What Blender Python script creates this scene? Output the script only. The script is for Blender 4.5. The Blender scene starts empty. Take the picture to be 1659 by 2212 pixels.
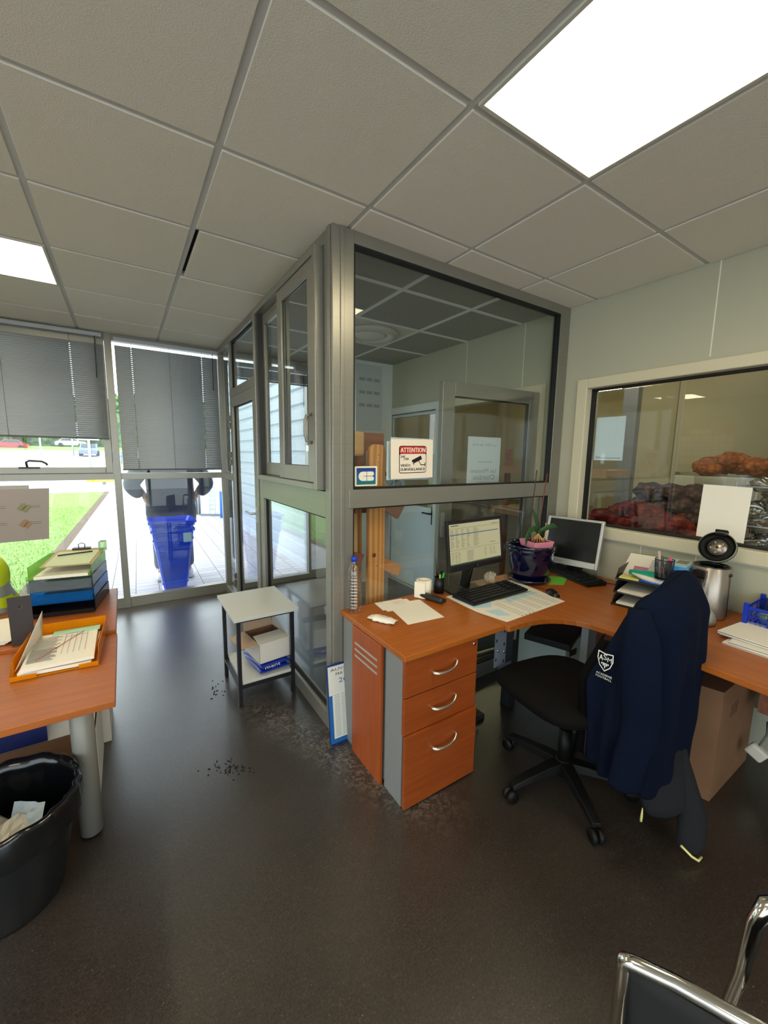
import bpy, math, random
from mathutils import Matrix, Vector, noise
random.seed(7)
S = bpy.context.scene
COL = S.collection
PI = math.pi

# ------------------------------------------------------------------ camera
YAW, PITCH, ROLL, FPX = .5764, -.1391, .0145, 863.19
cy_, sy_, cp_, sp_ = math.cos(YAW), math.sin(YAW), math.cos(PITCH), math.sin(PITCH)
Fw = Vector((sy_*cp_, cy_*cp_, sp_)); R0 = Vector((cy_, -sy_, 0)); U0 = R0.cross(Fw)
Rt = R0*math.cos(ROLL)+U0*math.sin(ROLL); Up = U0*math.cos(ROLL)-R0*math.sin(ROLL)
cam = bpy.data.cameras.new('camera'); camo = bpy.data.objects.new('camera', cam); COL.objects.link(camo)
M = Matrix((Rt, Up, -Fw)).transposed().to_4x4(); M.translation = Vector((.2569, -1.5975, 1.4936))
camo.matrix_world = M
cam.sensor_fit = 'VERTICAL'; cam.sensor_height = 36; cam.lens = 36*FPX/2212; cam.clip_start = .05; cam.clip_end = 400
S.camera = camo

# ------------------------------------------------------------------ world, exposure, lights
S.view_settings.view_transform = 'Standard'; S.view_settings.look = 'None'
S.view_settings.exposure = 0.0; S.view_settings.gamma = 1; S.view_settings.use_curve_mapping = False
SKY = 4.2; LED = 15; TUBE = 26.0
W = bpy.data.worlds.new('sky'); S.world = W; W.use_nodes = True
nt = W.node_tree; bg = nt.nodes['Background']
tc = nt.nodes.new('ShaderNodeTexCoord'); sx = nt.nodes.new('ShaderNodeSeparateXYZ'); cr = nt.nodes.new('ShaderNodeValToRGB')
nt.links.new(tc.outputs['Generated'], sx.inputs[0]); nt.links.new(sx.outputs['Z'], cr.inputs[0]); nt.links.new(cr.outputs[0], bg.inputs[0])
cr.color_ramp.elements[0].color = (.90, .93, 1, 1); cr.color_ramp.elements[1].color = (.80, .87, 1, 1)
bg.inputs[1].default_value = SKY
for (cx_, cyy, rz, wd, z0, z1) in ((-.75, 2.96, 0, 3.7, .05, 2.5), (1.63, 2.96, 0, .9, .05, 2.4), (-.4, -4.40, PI, 4.5, .1, 2.45), (-2.80, -2.3, PI/2, 4.0, .1, 2.45)):       # daylight portals in the front glazing and the added rear and side glazing
    l = bpy.data.lights.new('daylight_portal', 'AREA'); l.shape = 'RECTANGLE'; l.size = wd; l.size_y = z1-z0; l.cycles.is_portal = True
    o = bpy.data.objects.new('daylight_portal', l); COL.objects.link(o); o['kind'] = 'helper'
    o.location = (cx_, cyy, (z0+z1)/2); o.rotation_euler = (-PI/2, 0, rz)

# ------------------------------------------------------------------ helpers
def lin(c):
    return tuple(((v/255)/12.92 if v/255 <= .04045 else ((v/255+.055)/1.055)**2.4) for v in c)
MATS = {}
def mat(name, col, rough=.5, metal=0., spec=.5, coat=0., noise_amt=0., scale=20., bump=0., stretch=(1, 1, 1), col2=None, trans=0., emit=None, es=0., alpha=1., sheen=0., ior=1.45, detail=4, contrast=(.3, .7)):
    if name in MATS: return MATS[name]
    m = bpy.data.materials.new(name); m.use_nodes = True; n = m.node_tree.nodes; L = m.node_tree.links
    p = n['Principled BSDF']; c = lin(col)
    p.inputs['Base Color'].default_value = (*c, 1); p.inputs['Roughness'].default_value = rough; p.inputs['Metallic'].default_value = metal
    p.inputs['Specular IOR Level'].default_value = spec; p.inputs['Coat Weight'].default_value = coat; p.inputs['IOR'].default_value = ior
    p.inputs['Transmission Weight'].default_value = trans; p.inputs['Alpha'].default_value = alpha
    if sheen: p.inputs['Sheen Weight'].default_value = sheen
    if emit: p.inputs['Emission Color'].default_value = (*lin(emit), 1); p.inputs['Emission Strength'].default_value = es
    if noise_amt or bump or col2:
        t = n.new('ShaderNodeTexCoord'); mp = n.new('ShaderNodeMapping'); ns = n.new('ShaderNodeTexNoise')
        mp.inputs['Scale'].default_value = stretch; ns.inputs['Scale'].default_value = scale; ns.inputs['Detail'].default_value = detail
        L.new(t.outputs['Object'], mp.inputs[0]); L.new(mp.outputs[0], ns.inputs[0])
        c2 = lin(col2) if col2 else tuple(v*(1-noise_amt) for v in c)
        rp = n.new('ShaderNodeValToRGB'); e = rp.color_ramp.elements
        e[0].position, e[1].position = contrast; e[0].color = (*c2, 1); e[1].color = (*c, 1)
        L.new(ns.outputs[0], rp.inputs[0]); L.new(rp.outputs[0], p.inputs['Base Color'])
        if bump:
            b = n.new('ShaderNodeBump'); b.inputs['Strength'].default_value = bump; b.inputs['Distance'].default_value = .004
            L.new(ns.outputs[0], b.inputs['Height']); L.new(b.outputs[0], p.inputs['Normal'])
    MATS[name] = m; return m
def glass(name, tint=(.93, .97, .95), rough=0., boost=1.):
    if name in MATS: return MATS[name]
    m = bpy.data.materials.new(name); m.use_nodes = True; n = m.node_tree.nodes; L = m.node_tree.links
    n.remove(n['Principled BSDF']); out = n['Material Output']
    g = n.new('ShaderNodeNewGeometry'); mr = n.new('ShaderNodeMapRange'); mr.inputs[3].default_value = 1.5; mr.inputs[4].default_value = 1/1.5
    L.new(g.outputs['Backfacing'], mr.inputs[0]); f = n.new('ShaderNodeFresnel'); L.new(mr.outputs[0], f.inputs['IOR'])
    mu = n.new('ShaderNodeMath'); mu.operation = 'MULTIPLY'; mu.inputs[1].default_value = boost; mu.use_clamp = True; L.new(f.outputs[0], mu.inputs[0])
    tr = n.new('ShaderNodeBsdfTransparent'); tr.inputs[0].default_value = (*tint, 1)
    gl = n.new('ShaderNodeBsdfGlossy'); gl.inputs['Roughness'].default_value = rough
    mx = n.new('ShaderNodeMixShader'); L.new(mu.outputs[0], mx.inputs[0]); L.new(tr.outputs[0], mx.inputs[1]); L.new(gl.outputs[0], mx.inputs[2]); L.new(mx.outputs[0], out.inputs[0])
    MATS[name] = m; return m

_tx = {}
def textgeo(s):
    if s in _tx: return _tx[s]
    cu = bpy.data.curves.new('t', 'FONT'); cu.body = s; cu.size = 1; cu.resolution_u = 2
    o = bpy.data.objects.new('t', cu); COL.objects.link(o); bpy.context.view_layer.update()
    me = o.evaluated_get(bpy.context.evaluated_depsgraph_get()).to_mesh()
    v = [tuple(p.co) for p in me.vertices]; f = [tuple(q.vertices) for q in me.polygons]
    o.evaluated_get(bpy.context.evaluated_depsgraph_get()).to_mesh_clear()
    bpy.data.objects.remove(o); bpy.data.curves.remove(cu)
    _tx[s] = (v, f); return _tx[s]
class MB:
    def __init__(s, T=None): s.v = []; s.f = []; s.mi = []; s.sm = []; s.m = 0; s.s = False; s.T = T or Matrix()
    def add(s, v, f):
        k = len(s.v); s.v += [s.T @ Vector(p) for p in v]
        for q in f: s.f.append(tuple(i+k for i in q)); s.mi.append(s.m); s.sm.append(s.s)
        return s
    def box(s, x0, x1, y0, y1, z0, z1):
        if x0 > x1: x0, x1 = x1, x0
        if y0 > y1: y0, y1 = y1, y0
        if z0 > z1: z0, z1 = z1, z0
        return s.add([(x, y, z) for z in (z0, z1) for y in (y0, y1) for x in (x0, x1)], [(0, 2, 3, 1), (4, 5, 7, 6), (0, 1, 5, 4), (2, 6, 7, 3), (0, 4, 6, 2), (1, 3, 7, 5)])
    def cb(s, c, d, rz=0, rx=0, ry=0):
        T = s.T; s.T = T @ Matrix.Translation(c) @ Matrix.Rotation(rz, 4, 'Z') @ Matrix.Rotation(ry, 4, 'Y') @ Matrix.Rotation(rx, 4, 'X')
        s.box(-d[0]/2, d[0]/2, -d[1]/2, d[1]/2, -d[2]/2, d[2]/2); s.T = T; return s
    def bar(s, p, q, w, h, up=(0, 0, 1)):
        p = Vector(p); q = Vector(q); a = (q-p).normalized(); b = Vector(up).cross(a)
        if b.length < 1e-5: b = Vector((1, 0, 0)).cross(a)
        b.normalize(); c = a.cross(b)
        return s.add([pp+b*w/2*i+c*h/2*j for pp in (p, q) for i, j in ((-1, -1), (1, -1), (1, 1), (-1, 1))], [(3, 2, 1, 0), (4, 5, 6, 7), (0, 1, 5, 4), (1, 2, 6, 5), (2, 3, 7, 6), (3, 0, 4, 7)])
    def frame(s, ax, p0, p1, a0, a1, z0, z1, w, wb=None, wt=None):
        wb = w if wb is None else wb; wt = w if wt is None else wt
        for (b0, b1, c0, c1) in ((a0, a0+w, z0, z1), (a1-w, a1, z0, z1), (a0+w, a1-w, z0, z0+wb), (a0+w, a1-w, z1-wt, z1)):
            if ax == 'x': s.box(p0, p1, b0, b1, c0, c1)
            else: s.box(b0, b1, p0, p1, c0, c1)
        return s
    def tube(s, P, r, n=8, caps=True, flat=1.):
        P = [Vector(p) for p in P]; N = len(P); R = r if isinstance(r, (list, tuple)) else [r]*N; v = []; up = None
        for i, p in enumerate(P):
            t = (P[min(i+1, N-1)]-P[max(i-1, 0)])
            t = t.normalized() if t.length > 1e-9 else Vector((0, 0, 1))
            if up is None: up = Vector((0, 0, 1)) if abs(t.z) < .9 else Vector((1, 0, 0))
            b = t.cross(up)
            if b.length < 1e-4: b = t.orthogonal()
            b.normalize(); c = b.cross(t); up = c
            for k in range(n):
                a = 2*PI*k/n; v.append(p+b*math.cos(a)*R[i]+c*math.sin(a)*R[i]*flat)
        f = [(i*n+k, i*n+(k+1) % n, (i+1)*n+(k+1) % n, (i+1)*n+k) for i in range(N-1) for k in range(n)]
        sm = s.s; s.s = True; k0 = len(s.v); s.add(v, f); s.s = sm
        if caps:
            s.f += [tuple(k0+k for k in reversed(range(n))), tuple(k0+(N-1)*n+k for k in range(n))]; s.mi += [s.m]*2; s.sm += [False]*2
        return s
    def lathe(s, prof, c=(0, 0, 0), n=32, sq=1., smooth=True, cap=True):
        v = []
        if prof[0] == prof[-1]: cap = False
        for r, z in prof:
            for k in range(n): a = 2*PI*k/n; v.append((c[0]+r*math.cos(a), c[1]+r*math.sin(a)*sq, c[2]+z))
        f = [(i*n+k, i*n+(k+1) % n, (i+1)*n+(k+1) % n, (i+1)*n+k) for i in range(len(prof)-1) for k in range(n)]
        sm = s.s; s.s = smooth; s.add(v, f); s.s = sm
        k0 = len(s.v)-len(v)
        if not cap: return s
        if prof[0][0] > 1e-4: s.f.append(tuple(k0+k for k in reversed(range(n)))); s.mi.append(s.m); s.sm.append(False)
        if prof[-1][0] > 1e-4: s.f.append(tuple(k0+(len(prof)-1)*n+k for k in range(n))); s.mi.append(s.m); s.sm.append(False)
        return s
    def prism(s, P, z0, z1):
        n = len(P); v = [(x, y, z0) for x, y in P]+[(x, y, z1) for x, y in P]
        A = sum(P[i][0]*P[(i+1) % n][1]-P[(i+1) % n][0]*P[i][1] for i in range(n))
        f = [tuple(reversed(range(n))), tuple(range(n, 2*n))]+[(i, (i+1) % n, n+(i+1) % n, n+i) for i in range(n)]
        if A < 0: f = [tuple(reversed(q)) for q in f]
        return s.add(v, f)
    def loop(s, rings, closed=True, cap=(False, False)):
        n = len(rings[0]); v = [p for r in rings for p in r]; m = n if closed else n-1
        f = [(i*n+k, i*n+(k+1) % n, (i+1)*n+(k+1) % n, (i+1)*n+k) for i in range(len(rings)-1) for k in range(m)]
        if cap[0]: f.append(tuple(reversed(range(n))))
        if cap[1]: f.append(tuple((len(rings)-1)*n+k for k in range(n)))
        return s.add(v, f)
    def ball(s, c, r, n=12, disp=0., fr=3., seed=0.):
        if not isinstance(r, (tuple, list)): r = (r, r, r)
        v = []; m = n//2
        for i in range(m+1):
            th = PI*i/m
            for k in range(n):
                ph = 2*PI*k/n; d = Vector((math.sin(th)*math.cos(ph), math.sin(th)*math.sin(ph), math.cos(th)))
                q = 1+(disp*noise.noise(d*fr+Vector((seed, seed*2, 0))) if disp else 0)
                v.append((c[0]+d.x*r[0]*q, c[1]+d.y*r[1]*q, c[2]+d.z*r[2]*q))
        f = [(i*n+k, (i+1)*n+k, (i+1)*n+(k+1) % n, i*n+(k+1) % n) for i in range(m) for k in range(n)]
        sm = s.s; s.s = True; s.add(v, f); s.s = sm; return s
    def text(s, t, o, xd, yd, h, w=None, align='l'):
        v, f = textgeo(t); xs = [p[0] for p in v]; ys = [p[1] for p in v]
        if not xs: return s
        x0, x1, y0, y1 = min(xs), max(xs), min(ys), max(ys); sy = h/(y1-y0); sx_ = (w/(x1-x0)) if w else sy
        o = Vector(o); xd = Vector(xd).normalized(); yd = Vector(yd).normalized(); off = (x1-x0)*sx_*(.5 if align == 'c' else 0)
        return s.add([o+xd*((p[0]-x0)*sx_-off)+yd*(p[1]-y0)*sy for p in v], f)
    def poly(s, pts): return s.add(pts, [tuple(range(len(pts)))])
    def build(s, name, mats, parent=None, bevel=0., subsurf=0, solid=0., **tags):
        me = bpy.data.meshes.new(name)
        Wm = WM.get(parent.name, Matrix()) if parent else Matrix()
        if Wm != Matrix():
            iv = Wm.inverted(); vv = [iv @ p for p in s.v]
        else: vv = s.v
        me.from_pydata([tuple(p) for p in vv], [], s.f); me.update()
        for i, p in enumerate(me.polygons): p.material_index = s.mi[i]; p.use_smooth = s.sm[i]
        if not isinstance(mats, (list, tuple)): mats = [mats]
        for m in mats: me.materials.append(m)
        o = bpy.data.objects.new(name, me); COL.objects.link(o)
        if parent: o.parent = parent; WM[o.name] = Wm.copy()
        if solid: md = o.modifiers.new('s', 'SOLIDIFY'); md.thickness = solid; md.offset = 0
        if bevel: md = o.modifiers.new('b', 'BEVEL'); md.width = bevel; md.segments = 2; md.limit_method = 'ANGLE'; md.angle_limit = .6
        if subsurf: md = o.modifiers.new('u', 'SUBSURF'); md.levels = subsurf; md.render_levels = subsurf
        for k, v in tags.items(): o[k] = v
        return o
WM = {}
def thing(name, label, cat, loc=(0, 0, 0), rz=0., group=None, kind=None):
    o = bpy.data.objects.new(name, None); COL.objects.link(o); o.empty_display_size = .05
    m = Matrix.Translation(loc) @ Matrix.Rotation(rz, 4, 'Z'); o.location = loc; o.rotation_euler = (0, 0, rz); WM[o.name] = m
    o['label'] = label; o['category'] = cat
    if group: o['group'] = group
    if kind: o['kind'] = kind
    return o
def catmull(P, n_):
    out = []
    for i in range(n_):
        t_ = i/(n_-1)*(len(P)-1); k = min(int(t_), len(P)-2); u = t_-k; p0, p1, p2, p3 = P[max(k-1, 0)], P[k], P[k+1], P[min(k+2, len(P)-1)]
        out.append(tuple(.5*((2*b_)+(-a_+c_)*u+(2*a_-5*b_+4*c_-d_)*u*u+(-a_+3*b_-3*c_+d_)*u**3) for a_, b_, c_, d_ in zip(p0, p1, p2, p3)))
    return out
def st(label, cat): return dict(kind='structure', label=label, category=cat)
def X(*a): return Vector(a)

# ------------------------------------------------------------------ materials
ALU = mat('brushed grey aluminium', (150, 147, 138), .34, .55, noise_amt=.06, scale=3, stretch=(1, 1, 40))
ALUD = mat('dark aluminium channel', (70, 70, 68), .4, .5)
GASK = mat('black rubber gasket', (18, 18, 18), .6)
GL = glass('clear window glass')
GLG = glass('greenish interior glass', (.965, .985, .975))
WHITE = mat('white paper', (232, 226, 214), .8)
PAPER2 = mat('bluish white paper', (205, 218, 226), .8)
INK = mat('black print', (14, 14, 15), .6)
RED = mat('red print', (190, 28, 22), .6)
WALLW = mat('painted wall panel', (176, 174, 154), .62, noise_amt=.05, scale=2)
WALLC = mat('cream window surround', (202, 194, 168), .5)
BLACKP = mat('black plastic', (20, 20, 21), .42)
BLACKG = mat('glossy black plastic', (9, 9, 10), .2, coat=.2)
CHROME = mat('chrome', (215, 212, 206), .12, 1.)
SILV = mat('silver plastic', (188, 188, 184), .32, .5)
GREYP = mat('grey laminate panel', (128, 130, 130), .5, noise_amt=.06, scale=60)
CARD = mat('brown cardboard', (130, 94, 66), .85, noise_amt=.12, scale=9)
CARDL = mat('pale inner cardboard', (188, 160, 134), .85)
CARDW = mat('white cardboard', (214, 208, 200), .7)

def wood_mat(name, c1, c2, axis, rough=.36, rings=False, scale=1.):
    m = bpy.data.materials.new(name); m.use_nodes = True; n = m.node_tree.nodes; L = m.node_tree.links; p = n['Principled BSDF']
    t = n.new('ShaderNodeTexCoord'); mp = n.new('ShaderNodeMapping'); st_ = [14*scale]*3; st_[axis] = 1.1*scale; mp.inputs['Scale'].default_value = st_
    ns = n.new('ShaderNodeTexNoise'); ns.inputs['Scale'].default_value = 3.5; ns.inputs['Detail'].default_value = 7; ns.inputs['Distortion'].default_value = .4
    L.new(t.outputs['Object'], mp.inputs[0]); L.new(mp.outputs[0], ns.inputs[0]); src = ns.outputs[0]
    if rings:
        wv = n.new('ShaderNodeTexWave'); wv.wave_type = 'BANDS'; wv.bands_direction = 'X'; wv.inputs['Scale'].default_value = .9; wv.inputs['Distortion'].default_value = 6; wv.inputs['Detail'].default_value = 1
        L.new(mp.outputs[0], wv.inputs[0]); src = wv.outputs[0]
    rp = n.new('ShaderNodeValToRGB'); e = rp.color_ramp.elements; e[0].position = .25; e[1].position = .75; e[0].color = (*lin(c2), 1); e[1].color = (*lin(c1), 1)
    L.new(src, rp.inputs[0]); L.new(rp.outputs[0], p.inputs['Base Color']); p.inputs['Roughness'].default_value = rough
    MATS[name] = m; return m
DESKX = wood_mat('alder laminate grain along x', (172, 96, 32), (150, 78, 22), 0)
DESKY = wood_mat('alder laminate grain along y', (172, 96, 32), (150, 78, 22), 1)
DRAWM = wood_mat('red brown alder drawer front', (150, 72, 26), (132, 58, 19), 0)
DESKZ = wood_mat('alder laminate grain upright', (164, 80, 30), (142, 65, 22), 2)
EDGE = mat('alder edge band', (196, 118, 56), .35)
PINE = wood_mat('pine board', (206, 148, 86), (182, 118, 62), 2, .5, True, .8)
REDW = wood_mat('red brown stained board', (150, 92, 66), (120, 66, 46), 0, .6)

# floor: dark screed with fine pale specks and a worn pale track
def floor_mat():
    m = bpy.data.materials.new('dark floor'); m.use_nodes = True; n = m.node_tree.nodes; L = m.node_tree.links; p = n['Principled BSDF']
    t = n.new('ShaderNodeTexCoord')
    def ns(sc, de=6, di=0.): q = n.new('ShaderNodeTexNoise'); q.inputs['Scale'].default_value = sc; q.inputs['Detail'].default_value = de; q.inputs['Distortion'].default_value = di; L.new(t.outputs['Object'], q.inputs[0]); return q.outputs[0]
    def ramp(src, a, b, ca, cb): r = n.new('ShaderNodeValToRGB'); e = r.color_ramp.elements; e[0].position = a; e[1].position = b; e[0].color = (*ca, 1); e[1].color = (*cb, 1); L.new(src, r.inputs[0]); return r.outputs[0]
    def mix(f, a, b, blend='MIX'):
        q = n.new('ShaderNodeMix'); q.data_type = 'RGBA'; q.blend_type = blend
        for s_, v in ((0, f), (6, a), (7, b)):
            if isinstance(v, (int, float)): q.inputs[s_].default_value = v
            elif isinstance(v, tuple): q.inputs[s_].default_value = (*v, 1)
            else: L.new(v, q.inputs[s_])
        return q.outputs[2]
    base = ramp(ns(2.2), .3, .7, lin((41, 35, 31)), lin((54, 47, 42)))
    fine = ramp(ns(160, 3), .35, .65, (.55, .55, .55), (1.35, 1.35, 1.35))
    c = mix(1., base, fine, 'MULTIPLY')
    v = n.new('ShaderNodeTexVoronoi'); v.inputs['Scale'].default_value = 60; v.inputs['Randomness'].default_value = 1; L.new(t.outputs['Object'], v.inputs[0])
    sp = ramp(v.outputs['Distance'], .05, .09, (1, 1, 1), (0, 0, 0)); gate = ramp(ns(35, 1), .55, .6, (0, 0, 0), (1, 1, 1))
    spk = mix(1., sp, gate, 'MULTIPLY'); c = mix(spk, c, lin((140, 128, 112)))
    # pale scuffed track between the glass partition and the drawer unit
    dv = n.new('ShaderNodeVectorMath'); dv.operation = 'DOT_PRODUCT'; dv.inputs[1].default_value = (.93, .36, 0); L.new(t.outputs['Object'], dv.inputs[0])
    sb = n.new('ShaderNodeMath'); sb.operation = 'SUBTRACT'; sb.inputs[1].default_value = 1.02; L.new(dv.outputs['Value'], sb.inputs[0])
    ab = n.new('ShaderNodeMath'); ab.operation = 'ABSOLUTE'; L.new(sb.outputs[0], ab.inputs[0])
    band = ramp(ab.outputs[0], .03, .16, (1, 1, 1), (0, 0, 0)); scr = ramp(ns(30, 10, 1.8), .45, .68, (0, 0, 0), (.42, .42, .42))
    sxy = n.new('ShaderNodeSeparateXYZ'); L.new(t.outputs['Object'], sxy.inputs[0])
    yr = n.new('ShaderNodeMapRange'); yr.inputs[1].default_value = -.62; yr.inputs[2].default_value = -.35; L.new(sxy.outputs[1], yr.inputs[0])
    yr2 = n.new('ShaderNodeMapRange'); yr2.inputs[1].default_value = .9; yr2.inputs[2].default_value = .5; L.new(sxy.outputs[1], yr2.inputs[0])
    f = mix(1., band, scr, 'MULTIPLY'); f = mix(1., f, yr.outputs[0], 'MULTIPLY'); f = mix(1., f, yr2.outputs[0], 'MULTIPLY')
    c = mix(f, c, lin((158, 148, 138)))
    hz = ramp(ns(95, 12, 2.5), .52, .72, (0, 0, 0), (.16, .16, .16)); c = mix(hz, c, lin((150, 142, 134)))
    p.inputs['Coat Weight'].default_value = .85; p.inputs['Coat Roughness'].default_value = .30; p.inputs['Coat IOR'].default_value = 1.5
    L.new(c, p.inputs['Base Color']); rr = ramp(ns(5), .3, .7, (.29, .29, .29), (.36, .36, .36)); L.new(rr, p.inputs['Roughness'])
    b = n.new('ShaderNodeBump'); b.inputs['Strength'].default_value = .05; b.inputs['Distance'].default_value = .0006; L.new(fine, b.inputs['Height']); L.new(b.outputs[0], p.inputs['Normal'])
    return m
FLOOR = floor_mat()

# ------------------------------------------------------------------ room shell
H = 2.532; XP = 1.113; YP = .182; YB = 2.864; XR = 2.946
MB().box(-2.7, XR, -4.3, YB+.1, -.1, 0).build('floor', FLOOR, **st('dark brown scuffed floor with pale specks across the whole office', 'floor'))
tile = mat('mineral ceiling tile', (228, 221, 208), .9, noise_amt=.07, scale=240, bump=.25, detail=2)
tileE = mat('ceiling tile edge', (120, 116, 110), .9)
bars = mat('ceiling grid bar', (196, 195, 192), .5)
lamps = {(2, -2), (-1, 2), (-1, -2), (-4, 2), (-4, -2), (2, -6), (-1, -6)}
t = MB()
for i in range(-5, 5):
    for j in range(-7, 5):
        if (i, j) in lamps: continue
        x0, x1, y0, y1 = i*.6+.012, i*.6+.588, j*.6+.012, j*.6+.588
        if x0 > XP-.02 and y1 > YP+.02 and y0 > YP: continue
        x1 = min(x1, XR-.004); y1 = min(y1, YB-.004)
        dy = .012 if (i, j) == (1, 1) else 0
        if x0 < XP-.03 < x1 and y0 > YP-.1: x1 = min(x1, XP+.01)
        if x1 > XP and y0 < YP < y1: y1 = YP+.01 if x0 > XP-.05 else y1
        if x1-x0 > .01 and y1-y0 > .01:
            t.box(x0+(.018 if (i, j) == (1, 1) else 0), x1, y0, y1, H, H+.018)
ceil = t.build('ceiling', tile, bevel=.002, **st('off-white suspended ceiling of square mineral tiles', 'ceiling'))
g = MB()
for i in range(-5, 6): g.box(i*.6-.012, i*.6+.012, -4.2, YB, H+.006, H+.03)
for j in range(-7, 5): g.box(-3, XR, j*.6-.012, j*.6+.012, H+.007, H+.03)
g.build('ceiling_grid', bars, ceil)
MB().box(-2.7, XR, -4.3, YB+.3, H+.032, H+.2).build('ceiling_slab', mat('plenum dark', (40, 38, 36), .9), ceil)
# vestibule ceiling: dark perforated tiles
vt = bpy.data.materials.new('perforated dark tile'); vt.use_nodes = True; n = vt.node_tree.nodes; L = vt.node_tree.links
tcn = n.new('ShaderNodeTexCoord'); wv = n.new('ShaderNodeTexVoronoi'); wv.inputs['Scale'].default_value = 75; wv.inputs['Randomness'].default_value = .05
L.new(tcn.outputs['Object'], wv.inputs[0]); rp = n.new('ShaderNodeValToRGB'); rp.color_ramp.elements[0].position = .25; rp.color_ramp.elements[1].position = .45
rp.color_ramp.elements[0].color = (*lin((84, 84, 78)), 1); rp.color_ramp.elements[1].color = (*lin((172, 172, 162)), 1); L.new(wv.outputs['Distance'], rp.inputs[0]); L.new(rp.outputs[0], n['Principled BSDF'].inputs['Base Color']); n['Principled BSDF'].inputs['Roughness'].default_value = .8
t = MB()
for i in range(1, 5):
    for j in range(0, 5):
        if (i, j) == (3, 2): continue
        x0, x1, y0, y1 = max(i*.6+.014, XP+.09), min(i*.6+.586, XR), max(j*.6+.014, YP+.05), min(j*.6+.586, YB)
        if x1 > x0+.01 and y1 > y0+.01: t.box(x0, x1, y0, y1, H+.002, H+.02)
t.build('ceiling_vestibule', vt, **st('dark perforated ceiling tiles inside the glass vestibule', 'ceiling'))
t = MB()
for i in (2, 3, 4): t.box(i*.6-.014, i*.6+.014, YP+.05, YB, H-.004, H+.004)
for j in (1, 2, 3, 4): t.box(XP+.09, XR, j*.6-.014, j*.6+.014, H-.0035, H+.004)
t.build('trim_1', mat('white grid bar', (225, 226, 222), .5), **st('white grid bars under the dark vestibule ceiling', 'trim'))

LEDM = mat('lit LED diffuser', (255, 250, 225), .6, emit=(255, 240, 200), es=LED)
FRM = mat('white lamp frame', (205, 200, 188), .5)
def led(i, j, label):
    x0, x1, y0, y1 = i*.6+.012, i*.6+.588, j*.6+.012, j*.6+.588
    r = thing('ceiling_light', label, 'ceiling light', ((x0+x1)/2, (y0+y1)/2, H), group='square LED ceiling panels')
    f = MB(); f.box(x0, x1, y0, y0+.012, H-.003, H+.02).box(x0, x1, y1-.012, y1, H-.003, H+.02).box(x0, x0+.012, y0+.012, y1-.012, H-.003, H+.02).box(x1-.012, x1, y0+.012, y1-.012, H-.003, H+.02)
    f.build('frame', FRM, r)
    MB().box(x0+.012, x1-.012, y0+.012, y1-.012, H, H+.015).build('diffuser', LEDM, r)
led(2, -2, 'large glowing square ceiling panel above the wooden desk, nearest the camera')
led(-1, 2, 'glowing square ceiling panel at the left, in front of the blinds')
led(-1, -2, 'glowing square ceiling panel over the middle of the office')
led(-4, 2, 'glowing square ceiling panel at the far left by the blinds')
led(-4, -2, 'glowing square ceiling panel at the far left, away from the blinds')
led(2, -6, 'glowing square ceiling panel at the back right of the office')
led(-1, -6, 'glowing square ceiling panel at the back of the office')
# disc lamp in the vestibule
r = thing('ceiling_light', 'round unlit white disc lamp in the dark vestibule ceiling', 'ceiling light', (2.1, 1.5, H))
MB().box(1.814, 2.386, 1.214, 1.786, H-.002, H+.015).build('mounting_tile', FRM, r)
MB().lathe([(.24, 0), (.245, -.02), (.2, -.03), (.16, -.028), (.155, -.012), (.001, -.012)], (2.1, 1.5, H-.002), 40).build('ring', FRM, r)
MB().lathe([(.15, -.013), (.12, -.022), (.001, -.026)], (2.1, 1.5, H), 40).build('diffuser', mat('milk diffuser', (225, 222, 212), .4), r)

# walls
def wall_right():
    w = MB(); z1 = H+.05
    ops = [(-1.95, .003, 1.035, 1.968), (.40, 1.43, 0, 1.985), (1.53, 2.46, 0, 1.97)]
    w.box(XR, XR+.1, -4.3, -1.95, 0, z1)
    w.box(XR, XR+.1, -1.95, .003, 0, 1.035).box(XR, XR+.1, -1.95, .003, 1.968, z1)
    w.box(XR, XR+.1, .003, .40, 0, z1).box(XR, XR+.1, .40, 1.43, 1.985, z1).box(XR, XR+.1, 1.43, 1.53, 0, z1)
    w.box(XR, XR+.1, 1.53, 2.46, 1.97, z1).box(XR, XR+.1, 2.46, YB+.1, 0, z1)
    w.m = 1
    for y in (-.66, 1.19, .98-.42): w.box(XR-.001, XR+.01, y-.003, y+.003, 2.05, H)
    for y in (-.17, -.42, -.71, -1.15): w.box(XR-.001, XR+.01, y-.002, y+.002, 0, .965)
    w.box(XR-.012, XR+.01, -2.2, .18, .962, .968)
    w.build('wall_right', [WALLW, mat('panel joint', (226, 222, 206), .6)], **st('pale grey-green panelled wall on the right around the passage window', 'wall'))
wall_right()
w = MB(); w.box(-2.7, XR+.1, -4.4, -4.3, 0, .08).box(-2.7, XR+.1, -4.4, -4.3, 2.48, H+.1).box(1.9, XR+.1, -4.4, -4.3, .08, 2.48)
w.build('wall_back', WALLW, **st('pale panelled wall behind the camera around the added rear windows', 'wall'))
w = MB(); w.box(-2.8, -2.7, -4.4, YB+.1, 0, .08).box(-2.8, -2.7, -4.4, YB+.1, 2.48, H+.1).box(-2.8, -2.7, -.25, YB+.1, .08, 2.48)
w.build('wall_left', WALLW, **st('pale panelled wall at the far left of the office', 'wall'))
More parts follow.
